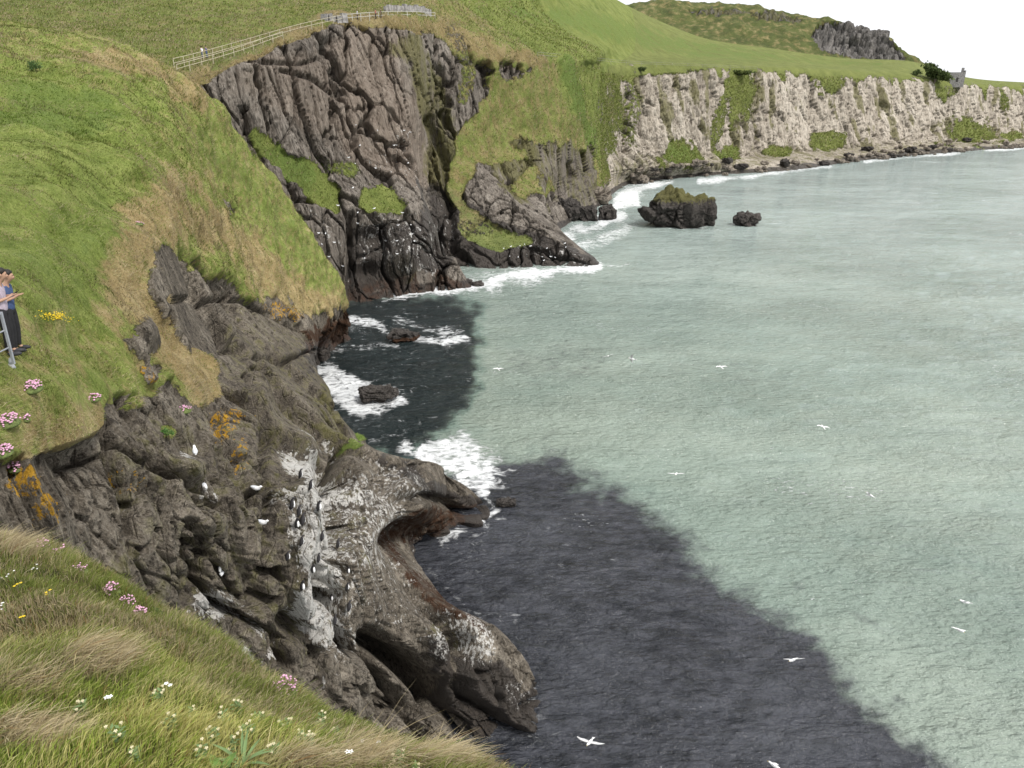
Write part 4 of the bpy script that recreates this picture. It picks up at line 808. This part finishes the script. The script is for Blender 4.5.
# house ruin on the headland
Q, nn, t_ = surf(953, 84, 'B'); r = empty('house', (Q[0], Q[1]+2, Q[2]-1), 'grey roofless stone house on the skyline at the far right', 'house', None, math.radians(-20)); k = t_/FPX
Lx, Ly, Hz = 26*k, 9*k, 14*k
def wall(x0, y0, x1, y1, holes, H_=Hz, th=.6):
    L = math.hypot(x1-x0, y1-y0); d = np.array([(x1-x0)/L, (y1-y0)/L, 0]); R_ = np.stack([d, np.array([-d[1], d[0], 0]), (0, 0, 1)], 1); m_ = MB(); xs_ = sorted({0, L, *[h[0] for h in holes], *[h[1] for h in holes]})
    for a, b_ in zip(xs_[:-1], xs_[1:]):
        hs_ = [h for h in holes if h[0] <= a+1e-6 and h[1] >= b_-1e-6]; segs = [(0, H_)] if not hs_ else [(0, hs_[0][2]), (hs_[0][3], H_)]
        for z0, z1 in segs: m_.box(np.array([x0, y0, 0])+d*(a+b_)/2+(0, 0, (z0+z1)/2), (b_-a, th, z1-z0), R_)
    m_.build('wall', M_STONE, r, False)
wall(-Lx/2, 0, Lx/2, 0, [(Lx*.2, Lx*.28, Hz*.35, Hz*.65), (Lx*.45, Lx*.53, 0.01, Hz*.5), (Lx*.72, Lx*.8, Hz*.35, Hz*.65)])
wall(-Lx/2, Ly, Lx/2, Ly, [(Lx*.3, Lx*.4, Hz*.35, Hz*.65)]); wall(-Lx/2, .3, -Lx/2, Ly-.3, [], Hz*1.05); wall(Lx/2, .3, Lx/2, Ly-.3, [], Hz*1.12)
MB().box((Lx*.42, Ly*.5, Hz*1.15), (1.4, 1.2, Hz*.3)).build('chimney', M_STONE, r, False)
MB().box((-Lx*.28, Ly*.5, Hz+.15), (Lx*.42, Ly+.8, .35)).build('roof', simple('slate_roof', (.14, .14, .15), .7, .2), r, False)
# windswept tree: low wedge crown of leaf clumps on a leaning trunk
MAT_LEAF2 = leafmat('tree_leaf', .8); M_BARK = simple('bark', (.11, .09, .07), .9, .3)
def bush(px_, py_, wpx, hpx, label, cat='tree', which='B', name='tree', n=2600, slope=.0, low=False, c0=(.04, .06, .02), c1=(.13, .17, .06), ls=None):
    Q, nn, t_ = surf(px_, py_, which); k = t_/FPX; W_, H_ = wpx*k, hpx*k; r = empty(name, Q, label, cat)
    low = name != 'tree'; m_ = MB(); m_.tube([(0, 0, -.5), (.05*W_, 0, H_*.2), (.12*W_, 0, H_*(.3 if low else .7))], [W_*.035, W_*.025, W_*.01], 7)
    for a in (-.3, .25, .4): m_.tube([(.04*W_, 0, H_*.15), (a*W_*.6, .1*W_, H_*(.2 if low else .5)), (a*W_, .1*W_, H_*(.3 if low else .65))], [W_*.018, W_*.012, W_*.005], 5)
    m_.build('trunk', M_BARK, r)
    cl = rng.uniform(-1, 1, (26, 3)); cl = cl[np.linalg.norm(cl, axis=1) < 1]; pt = cl[rng.integers(0, len(cl), n)]*.8+rng.normal(0, .17, (n, 3))
    pt[:, 2] = np.clip(pt[:, 2], -.75, 1.2); V0 = pt*np.array([W_/2, W_*.3, H_*.36])+np.array([0, 0, H_*(.30 if low else .55)]); V0[:, 2] += -V0[:, 0]*slope
    s_ = (ls or W_*.045)*rng.uniform(.6, 1.3, n); a = rng.normal(0, 1, (n, 3)); a /= np.linalg.norm(a, axis=1)[:, None]; b_ = np.cross(a, rng.normal(0, 1, (n, 3))); b_ /= np.linalg.norm(b_, axis=1)[:, None]
    V = np.stack([V0-a*s_[:, None], V0+b_*s_[:, None]*.6, V0+a*s_[:, None], V0-b_*s_[:, None]*.6], 1).reshape(-1, 3)
    cc = np.array(c0)+(np.array(c1)-np.array(c0))*rng.uniform(0, 1, (n, 1))**1.3; me = mesh_np('crown', V, np.arange(4*n), 4, MAT_LEAF2, False, None, {'col': np.repeat(cc, 4, 0)}); link('crown', me, r); return r
bush(936, 80, 30, 18, 'dark windswept tree beside the grey house on the skyline', slope=.30, n=5000, ls=.9)
bush(916, 72, 14, 8, 'small low bush on the skyline left of the windswept tree', 'bush', name='bush', n=900)
bush(742, 74, 26, 7, 'green bush hanging over the top of the limestone cliff', 'bush', name='bush', n=1200, c1=(.12, .14, .04))
bush(643, 70, 12, 8, 'dark bush at the cliff edge above a narrow black cleft', 'bush', name='bush', n=900)
bush(36, 70, 15, 16, 'dark green bush near the top of the grassy slope', 'bush', 'A', 'bush', 900, 0, (.03, .07, .02), (.09, .17, .06))
bush(170, 434, 15, 12, 'bright green leafy plant on a ledge of the near cliff', 'plant', 'A', 'leafy_plant', 700, 0, (.03, .10, .02), (.10, .26, .06))
bush(158, 612, 14, 12, 'dark green cushion plant at the cliff edge below the pink thrift', 'plant', 'F', 'cushion_plant', 900, 0, (.03, .06, .02), (.09, .15, .05))
bush(238, 214, 0.1, 0.1, 'x') if False else None

# =================================================================== FLOWERS
M_PINK = simple('thrift_pink', (.60, .34, .47), .8, .2, 40); M_CUSH = simple('thrift_leaves', (.10, .13, .04), .9, .4, 25, .02); M_STEM = simple('stem_green', (.14, .19, .06), .8, .2, 20); M_CREAM = simple('cream_petals', (.60, .55, .36), .7, .08, 30); M_WPET = simple('white_petals', (.86, .86, .84), .7, .04, 30); M_YEL = simple('yellow_petals', (.75, .55, .03), .7, .15, 30); M_GL = simple('grey_green_leaf', (.13, .19, .08), .8, .2, 15, 0, .1)
def ico_cloud(name, pts, r, mat, parent, sub=1):
    D, F = ico_dirs(sub); n = len(pts); V = (pts[:, None]+D[None]*(r*np.ones(n))[:, None, None]*np.array([1, 1, .7])).reshape(-1, 3); Fi = (F[None]+(np.arange(n)*len(D))[:, None, None]).ravel()
    me = mesh_np(name, V, Fi, 3, mat); return link(name, me, parent)
def thrift(px_, py_, wpx, wh, lbl, n=60, bright=1, tmin=0):
    Q, nn, t_ = surf(px_, py_, wh, tmin); k = t_/FPX; R_ = wpx*k/2; r = empty('thrift_clump', Q, lbl, 'pink flowers', 'clumps of pink thrift')
    n = int(n*1.3); m_ = MB(); m_.ell((0, 0, 0), (R_, R_, R_*.35), 14, 8); c_ = m_.build('leaf_cushion', M_CUSH, r)
    up = np.array([0, 0, 1.]); a = rng.uniform(0, 6.28, n); rr = R_*np.sqrt(rng.uniform(0, 1, n))*1.02; z = R_*.35*np.sqrt(np.clip(1-(rr/R_)**2, 0, 1)); h_ = rng.uniform(.02, .09, n)
    p = np.stack([rr*np.cos(a), rr*np.sin(a), z+h_], 1); hr = np.clip(k*1.2, .010, .03)
    ico_cloud('flower_heads', p, hr*rng.uniform(.7, 1.2, n), M_PINK, r); st2 = MB()
    for q in p[:40]: st2.tube([(q[0], q[1], q[2]-.09), q], .0022, 4, False)
    st2.build('stems', M_STEM, r); return r
for a in [(33, 388, 24, 'A', 'round clump of pink thrift in the turf above the yellow lichen', 46), (8, 421, 26, 'A', 'dense pink thrift clump at the left edge, upper of two', 70), (4, 456, 22, 'A', 'dense pink thrift clump at the left edge, lower of two', 60), (14, 470, 14, 'A', 'small thrift clump beside the lichened rock at left', 24), (28, 418, 9, 'A', 'tiny thrift clump just right of the dense left edge one', 10),
          (96, 399, 14, 'A', 'faded thrift clump on the turf rim above the rock face', 18), (187, 410, 15, 'A', 'faded purple thrift clump on the rock ledge above orange lichen', 26), (335/2.4, 222, 10, 'A', 'small thrift clump near the top of the near cliff edge', 12),
          (42, 543, 14, 'F', 'thrift at the left end of the row along the bank edge', 20), (62, 552, 11, 'F', 'thrift second from the left along the bank edge', 12), (84, 570, 12, 'F', 'thrift third from the left along the bank edge', 16), (112, 592, 15, 'F', 'bright thrift clump midway down the bank edge', 30), (130, 603, 14, 'F', 'bright thrift clump beside the dark cushion plant', 30), (142, 615, 13, 'F', 'bright thrift clump lowest in the row along the bank edge', 28), (284, 690, 26, 'F', 'vivid pink thrift in front of the white stained rocks', 60)]:
    thrift(*a)
def flower_plant(px_, py_, lbl, nst, hgt, mat, fr, spread=.06, leaf=True, group=None, cat='flower', name='campion', wh='F', bell=False):
    Q, nn, t_ = surf(px_, py_, wh); r = empty(name, Q, lbl, cat, group); ms = MB(); mf = MB(); ml = MB()
    for i in range(nst):
        a = rng.uniform(0, 6.28); q = rng.uniform(.3, 1)*spread; top = np.array([q*math.cos(a), q*math.sin(a), hgt*rng.uniform(.75, 1.1)]); ms.tube([(0, 0, -.02), top*[.4, .4, .5], top], [.003, .0025, .0018], 5, False)
        if bell: mf.ell(top+(0, 0, -fr*.9), (fr*.6, fr*.6, fr*.95), 8, 6)
        for j in range(5):
            b_ = 6.283*j/5+a; mf.ell(top+np.array([math.cos(b_)*fr*.7, math.sin(b_)*fr*.7, 0]), (fr*.55, fr*.38, fr*.18), 6, 4, rotz(b_))
        for z in (.25, .5, .75):
            for sg2 in (-1, 1):
                p = top*[z*.8, z*.8, z]; d = np.array([math.cos(a+sg2*1.5), math.sin(a+sg2*1.5), .4])*.035; s2 = np.array([-d[1], d[0], 0])*.25
                ml.add([p, p+d*.5+s2, p+d, p+d*.5-s2], [(0, 1, 2, 3)])
    ms.build('stems', M_STEM, r); mf.build('petals', mat, r)
    if leaf: ml.build('leaves', M_GL, r)
    return r
GRP = 'cream campion growing in the foreground bank'
for i, (x_, y_) in enumerate([(225, 712), (238, 700), (250, 722), (262, 706), (232, 738), (215, 728), (290, 716), (300, 726), (310, 735), (322, 714), (340, 722), (350, 738), (372, 742), (398, 748), (278, 742), (192, 702), (172, 716), (330, 748), (205, 748), (160, 690), (410, 758), (120, 728), (140, 745), (84, 700)]):
    flower_plant(x_, y_+14, 'cream flowered campion among the grass of the foreground bank', int(rng.integers(3, 6)), rng.uniform(.07, .14), M_CREAM, .0085, .05, True, GRP, bell=True)
for x_, y_, lb, f in [(110, 712, 'white daisy alone in the grass near the pale tuft', .014), (172, 698, 'white daisy on the middle of the bank', .012), (365, 752, 'left white daisy of a pair near the bank edge', .014), (383, 755, 'right white daisy of a pair near the bank edge', .014), (350, 765, 'white daisy below the pair near the bank edge', .014)]:
    flower_plant(x_, y_, lb, 2, .12, M_WPET, f, .02, False, None, 'flower', 'daisy')
for x_, y_, lb in [(18, 590, 'yellow flower highest on the foreground bank'), (50, 598, 'yellow flower right of the highest one on the bank'), (24, 622, 'yellow flower lower on the bank near the left edge'), (388, 756, 'yellow flower beside the pair of white daisies')]:
    flower_plant(x_, y_, lb, 3, .07, M_YEL, .010, .03, False, None, 'flower', 'buttercup')
for x_, y_, lb in [(10, 580, 'pink and white small flower at the left of the bank top'), (35, 572, 'small white flower beneath the thrift row'), (4, 610, 'small white flower at the left edge of the bank')]:
    flower_plant(x_, y_, lb, 4, .07, M_WPET, .007, .05, False, None, 'flower', 'small_flower')
# patch of yellow trefoil on the slope
Q, nn, t_ = surf(60, 321, 'A'); r = empty('trefoil_patch', Q, 'long yellow flower patch in the turf of the left slope', 'yellow flowers'); n = 150
pts = np.array([surf(61+rng.normal(0, 8), 320+rng.normal(0, 1.6)-0, 'A')[0]+rng.normal(0, .03, 3)+(0, 0, .11) for _ in range(n)])-Q
ico_cloud('flower_heads', pts, .016, M_YEL, r); m_ = MB()
for q in pts[::4]: m_.tube([(q[0], q[1], q[2]-.16), q], .003, 4, False)
m_.build('stems', M_STEM, r)
# rosette with broad leaves
def rosette(px_, py_, lbl, n, L, wd_, mat):
    Q, nn, t_ = surf(px_, py_, 'F'); r = empty('broad_leaf_plant', Q, lbl, 'plant'); 
    for i in range(n):
        a = 6.283*i/n+rng.uniform(-.3, .3); d = np.array([math.cos(a), math.sin(a), 0]); s2 = np.array([-d[1], d[0], 0]); V = []; l_ = L*rng.uniform(.7, 1.1); el = rng.uniform(.4, 1.1)
        for j in range(6):
            u = j/5; p = d*l_*u*math.cos(el*(1-u*.6))+np.array([0, 0, l_*u*math.sin(el)*(1-u*.45)+.02]); w2 = wd_*math.sin(math.pi*min(u*.9+.1, 1))**.8+.001; V += [p-s2*w2+(0, 0, w2*.3), p, p+s2*w2+(0, 0, w2*.3)]
        F = [(j*3+k, j*3+k+1, j*3+k+4, j*3+k+3) for j in range(5) for k in range(2)]; MB().add(V, F).build('leaf', mat, r)
rosette(222, 775, 'broad green dock leaves low in the foreground bank', 5, .13, .022, simple('dock_leaf', (.09, .15, .04), .8, .3, 15, 0, .1)); rosette(245, 766, 'upright narrow grey green leaves in the foreground bank', 12, .20, .008, M_GL)

# =================================================================== PEOPLE
M_SKIN = simple('skin', (.36, .22, .15), .6, .06, 20); M_HAIR = simple('black_hair', (.015, .012, .010), .6, .3, 40); M_SHOE = simple('dark_shoe', (.03, .03, .035), .6, .2)
def skinned(name, verts, edges, rad, mat, parent, root=0, lv=2):
    me = bpy.data.meshes.new(name); me.from_pydata([tuple(map(float, v)) for v in verts], edges, []); o = bpy.data.objects.new(name+'_tmp', me); C.objects.link(o)
    sk_ = o.modifiers.new('s', 'SKIN'); sk_.use_smooth_shade = True
    for i, d in enumerate(me.skin_vertices[0].data):
        rr = rad[i]; d.radius = rr if hasattr(rr, '__len__') else (rr, rr); d.use_root = (i == root)
    ss = o.modifiers.new('b', 'SUBSURF'); ss.levels = ss.render_levels = lv
    dg_ = bpy.context.evaluated_depsgraph_get(); bpy.context.view_layer.update(); m2 = bpy.data.meshes.new_from_object(o.evaluated_get(bpy.context.evaluated_depsgraph_get())); bpy.data.objects.remove(o)
    m2.name = name; m2.materials.clear(); m2.materials.append(mat)
    return link(name, m2, parent)
def person(loc, rz, sc_, label, shirt, trouser, pose='phone', hair=M_HAIR, group=None, sleeve=.55, bag=None):
    r = empty('person', loc, label, 'person', group, rz); r.scale = (sc_,)*3
    V = []; E = []; Rr = []
    def a(p, rad, par=None):
        V.append(p); Rr.append(rad)
        if par is not None: E.append((par, len(V)-1))
        return len(V)-1
    fw = .06 if pose == 'phone' else .02
    pel = a((0, 0, .95), (.09, .065)); sp = a((0, .01, 1.12), (.095, .065), pel); chs = a((0, .02, 1.32), (.155, .10), sp); nk = a((0, .03+fw*.3, 1.47), (.06, .055), chs); n2_ = a((0, .045+fw, 1.53), (.05, .05), nk)
    jaw = a((0, .065+fw*1.5, 1.585), (.060, .068), n2_); hd = a((0, .055+fw*1.7, 1.655), (.074, .09), jaw); tp = a((0, .045+fw*1.7, 1.715), (.060, .07), hd); ns = a((0, .15+fw*1.9, 1.612), (.012, .012), jaw)
    Js = {}
    for s_ in (-1, 1):
        hp = a((s_*.09, 0, .90), .088, pel); kn = a((s_*.10, .02, .50), .058, hp); cf = a((s_*.10, 0, .34), .055, kn); an = a((s_*.10, -.02, .09), .038, cf); ft = a((s_*.11, .08, .045), .036, an); to = a((s_*.12, .16, .035), .030, ft)
        sh = a((s_*.17, .02, 1.40), .055, chs)
        if pose == 'phone': el = a((s_*.21, .01, 1.14), .040, sh); wr = a((s_*.09, .19, 1.19), .026, el); pm = a((s_*.055, .245, 1.22), (.030, .018), wr); dz = np.array([-s_*.25, .75, .35])
        else: el = a((s_*.24, -.02, 1.14), .040, sh); wr = a((s_*.25, .06, .90), .026, el); pm = a((s_*.25, .08, .83), (.030, .018), wr); dz = np.array([0, .2, -.95])
        dz = dz/np.linalg.norm(dz); sd = np.cross(dz, (0, 0, 1) if pose == 'phone' else (0, 1, 0)); sd /= np.linalg.norm(sd); p0 = np.array(V[pm])
        for q in range(4):
            o_f = sd*(q-1.5)*.017; L_ = (.036, .042, .040, .032)[q]; k1 = a(tuple(p0+dz*.045+o_f), .0085, pm); k2 = a(tuple(p0+dz*(.045+L_)+o_f+np.array([0, 0, -.006])), .0075, k1); a(tuple(p0+dz*(.045+L_*1.6)+o_f+np.array([-s_*.006, 0, -.022])), .0065, k2)
        t1 = a(tuple(p0-dz*.005+sd*s_*-.035+np.array([0, 0, .012])), .0095, pm); a(tuple(p0+dz*.03+sd*s_*-.045+np.array([0, 0, .018])), .008, t1)
        Js[s_] = (hp, kn, cf, an, sh, el, wr)
    body = skinned('body', V, E, Rr, M_SKIN, r)
    def sub(idx, grow):
        m_ = {j: i for i, j in enumerate(idx)}; ed = [(m_[x], m_[y]) for x, y in E if x in m_ and y in m_]
        return [V[j] for j in idx], ed, [tuple(x+grow for x in (Rr[j] if hasattr(Rr[j], '__len__') else (Rr[j], Rr[j]))) for j in idx]
    v_, e_, r_ = sub([pel, sp, chs, nk]+[x for s_ in (-1, 1) for x in (Js[s_][4], Js[s_][5])], .014)
    v_[3] = tuple(np.array(v_[2])*.25+np.array(v_[3])*.75); r_[3] = (.078, .07)
    for q in (5, 7):
        v_[q] = tuple(np.array(v_[q-1])*(1-sleeve)+np.array(v_[q])*sleeve); r_[q] = (.056, .056)
    v_[0] = (0, 0, .84); r_[0] = (.185, .145); r_[1] = (.145, .115); skinned('shirt', v_, e_, r_, shirt, r)
    v_, e_, r_ = sub([pel]+[x for s_ in (-1, 1) for x in Js[s_][:4]], .016); v_.append((0, .01, 1.06)); e_.append((0, len(v_)-1)); r_.append((.125, .095)); skinned('trousers', v_, e_, r_, trouser, r)
    H0 = np.array(V[hd]); hb = MB(); hb.ell(H0+(0, -.022, .035), (.088, .100, .088), 16, 10); D_ = hb.v
    hb.v = [(x, y, max(z, H0[2]-.03+max(0, (y-H0[1]-.0))*1.1)) for x, y, z in D_]; hb.build('hair', hair, r)
    for s_ in (-1, 1):
        MB().ell(H0+(s_*.030, .079, -.012), (.011, .007, .008), 8, 6).build('eye', M_HAIR, r); MB().ell(H0+(s_*.080, -.005, -.02), (.012, .022, .032), 8, 6).build('ear', M_SKIN, r)
        j = Js[s_][3]; sh_ = MB(); p = np.array(V[j]); sh_.ell((p[0]+s_*.01, p[1]+.085, .045), (.052, .14, .048), 12, 8); sh_.build('shoe', M_SHOE, r)
    MB().ell(H0+(0, .080, -.075), (.024, .008, .006), 8, 5).build('mouth', simple('lips', (.30, .13, .11), .6, .05), r)
    return r
M_GT = simple('lilac_grey_cotton', (.40, .34, .40), .9, .15, 30); M_DK = simple('black_cotton', (.018, .018, .02), .9, .2, 20); M_BL = simple('dark_blue_cotton', (.05, .08, .17), .9, .2, 20); M_WH = simple('white_jacket', (.70, .72, .80), .8, .05); M_RD = simple('red_jacket', (.30, .06, .06), .8, .1); M_JN = simple('jeans', (.07, .10, .18), .9, .1)
Q1, n1_, t1_ = surf(15, 354, 'A'); s1 = 84*t1_/FPX/1.70
print('PERSON', Q1, t1_, s1)
def ground(x, y):
    m_ = (np.abs(PA[:, 0]-x) < .25) & (np.abs(PA[:, 1]-y) < .25); return float(np.median(PA[m_, 2])) if m_.any() else float(Q1[2])
Q2 = surf(22, 351, 'A')[0]
person(Q1, math.radians(-72), s1, 'person in a lilac grey T-shirt and black trousers looking down at a phone', M_GT, M_DK)
person(Q2, math.radians(-80), s1*.98, 'person in a dark blue top behind the one in grey, leaning in to look', M_BL, M_DK, sleeve=.8)
ph = MB(); ph.box((0, 0, 0), (.075, .15, .010), rotx(.5)); pho = ph.build('phone', simple('phone_black', (.01, .01, .012), .2, .1), None, False); cz_, sz_ = math.cos(math.radians(-72)), math.sin(math.radians(-72))
lp = np.array([0, .31, 1.26])*s1; pho.location = Q1+np.array([lp[0]*cz_-lp[1]*sz_, lp[0]*sz_+lp[1]*cz_, lp[2]]); pho.rotation_euler = (0, 0, math.radians(-72)); pho.scale = (s1,)*3; tag(pho, 'black phone held up by the person in the grey T-shirt', 'phone')
# railing in front of them
tR = t1_-.55
def R3(x, y, t_=None): return at(x, y, t_ or tR)
o0 = R3(17, 361); rl = empty('railing', o0, 'grey metal railing in front of the two people at the left edge', 'railing')
rn = [(a_, a_+np.array([0, 0, 1.05*s1])) for a_ in (R3(14, 364, tR), R3(-26, 384, tR-.5), R3(-70, 412, tR-1.0))]
for a_, b_ in rn: MB().box((a_+b_)/2-o0, (.042, .042, np.linalg.norm(b_-a_))).build('post', M_METAL, rl, False)
for f_ in (.97, .66, .33):
    pts = [a_+(b_-a_)*f_-o0 for a_, b_ in rn]; MB().tube(pts, .022 if f_ > .9 else .015, 8).build('rail', M_METAL, rl)
wk = empty('walkway', o0, 'grey metal walkway plate under the railing at the left edge', 'walkway'); c0_, c1_ = rn[0][0]-o0, rn[2][0]-o0
mm = MB(); e_ = np.array([-.35, .55, 0.0])
for q in range(8):
    u0, u1 = q/8, (q+.86)/8; p00, p01 = c0_*(1-u0)+c1_*u0, c0_*(1-u1)+c1_*u1; up = np.array([0, 0, .05])
    mm.add([p00, p01, p01+e_, p00+e_, p00-up, p01-up, p01+e_-up, p00+e_-up], [(0, 1, 2, 3), (7, 6, 5, 4), (0, 4, 5, 1), (1, 5, 6, 2), (2, 6, 7, 3), (3, 7, 4, 0)])
mm.build('deck', M_METAL, wk, False); MB().tube([c0_+(0, 0, -.04), c1_+(0, 0, -.04)], .05, 8).build('edge_beam', M_METAL, wk)
# hikers far along the cliff path
for i, (x_, y_, sh, tr, lb, rz_) in enumerate([(206, 57, M_WH, M_JN, 'distant walker in a white and pale blue jacket on the fenced path', 1.2), (210, 56, M_BL, M_JN, 'distant walker in blue beside the one in white on the fenced path', 1.2), (359, 17, M_WH, M_DK, 'tiny walker in pale clothes beside the stone wall on the hilltop', 2.), (377, 16, M_RD, M_DK, 'tiny walker in dark red on the hilltop path', 1.5), (383, 16, M_DK, M_DK, 'tiny walker in dark clothes beside the one in red on the hilltop path', 1.7)]):
    Q, nn, t_ = surf(x_, y_, 'B'); person(Q, rz_, 1.0, lb, sh, tr, 'stand')
#@@END2
# =================================================================== CAMERA, LIGHT, WORLD
cam = bpy.data.cameras.new('camera'); co = bpy.data.objects.new('camera', cam); C.objects.link(co)
co.location = (0, 0, CZ); co.rotation_euler = (math.pi/2-PIT, 0, 0); cam.sensor_width = 36; cam.lens = 36*FPX/1024; cam.clip_end = 90000; cam.clip_start = .05
sc = bpy.context.scene; sc.camera = co
sun = bpy.data.lights.new('sun', 'SUN'); so = bpy.data.objects.new('sun', sun); C.objects.link(so)
SEL, SAZ = math.radians(52), math.radians(125)      # azimuth measured from +Y clockwise: sun to the right, behind the viewer
sun.energy = 2.1; sun.angle = math.radians(10); sun.color = (1, .965, .91)
from mathutils import Vector
dirv = Vector((math.sin(SAZ)*math.cos(SEL), math.cos(SAZ)*math.cos(SEL), math.sin(SEL))); so.rotation_euler = (-dirv).to_track_quat('-Z', 'Y').to_euler()
w = bpy.data.worlds.new('World'); sc.world = w; w.use_nodes = True; nt = w.node_tree; nt.nodes.clear()
o_ = nt.nodes.new('ShaderNodeOutputWorld'); bg = nt.nodes.new('ShaderNodeBackground'); sk = nt.nodes.new('ShaderNodeTexSky'); sk.sky_type = 'NISHITA'; sk.sun_disc = False
sk.sun_elevation = SEL; sk.sun_rotation = SAZ; sk.dust_density = 6; sk.air_density = 1
bg.inputs[1].default_value = .088
tc = nt.nodes.new('ShaderNodeTexCoord'); nzn = nt.nodes.new('ShaderNodeTexNoise'); nzn.inputs['Scale'].default_value = 2.2; nzn.inputs['Detail'].default_value = 6; nt.links.new(tc.outputs['Generated'], nzn.inputs['Vector'])
rp = nt.nodes.new('ShaderNodeValToRGB'); rp.color_ramp.elements[0].color = (7.6, 7.8, 8.2, 1); rp.color_ramp.elements[1].color = (9.4, 9.4, 9.5, 1); rp.color_ramp.elements[0].position = .35; rp.color_ramp.elements[1].position = .65; nt.links.new(nzn.outputs['Fac'], rp.inputs[0])
mx = nt.nodes.new('ShaderNodeMix'); mx.data_type = 'RGBA'; mx.inputs[0].default_value = .88
ci = [q for q in mx.inputs if q.type == 'RGBA']; nt.links.new(sk.outputs[0], ci[0]); nt.links.new(rp.outputs[0], ci[1])
nt.links.new([q for q in mx.outputs if q.type == 'RGBA'][0], bg.inputs[0]); nt.links.new(bg.outputs[0], o_.inputs[0])
vs = sc.view_settings; sc.display_settings.display_device = 'sRGB'; vs.view_transform = 'Standard'; vs.look = 'None'; vs.exposure = .78; vs.gamma = 1; vs.use_curve_mapping = False
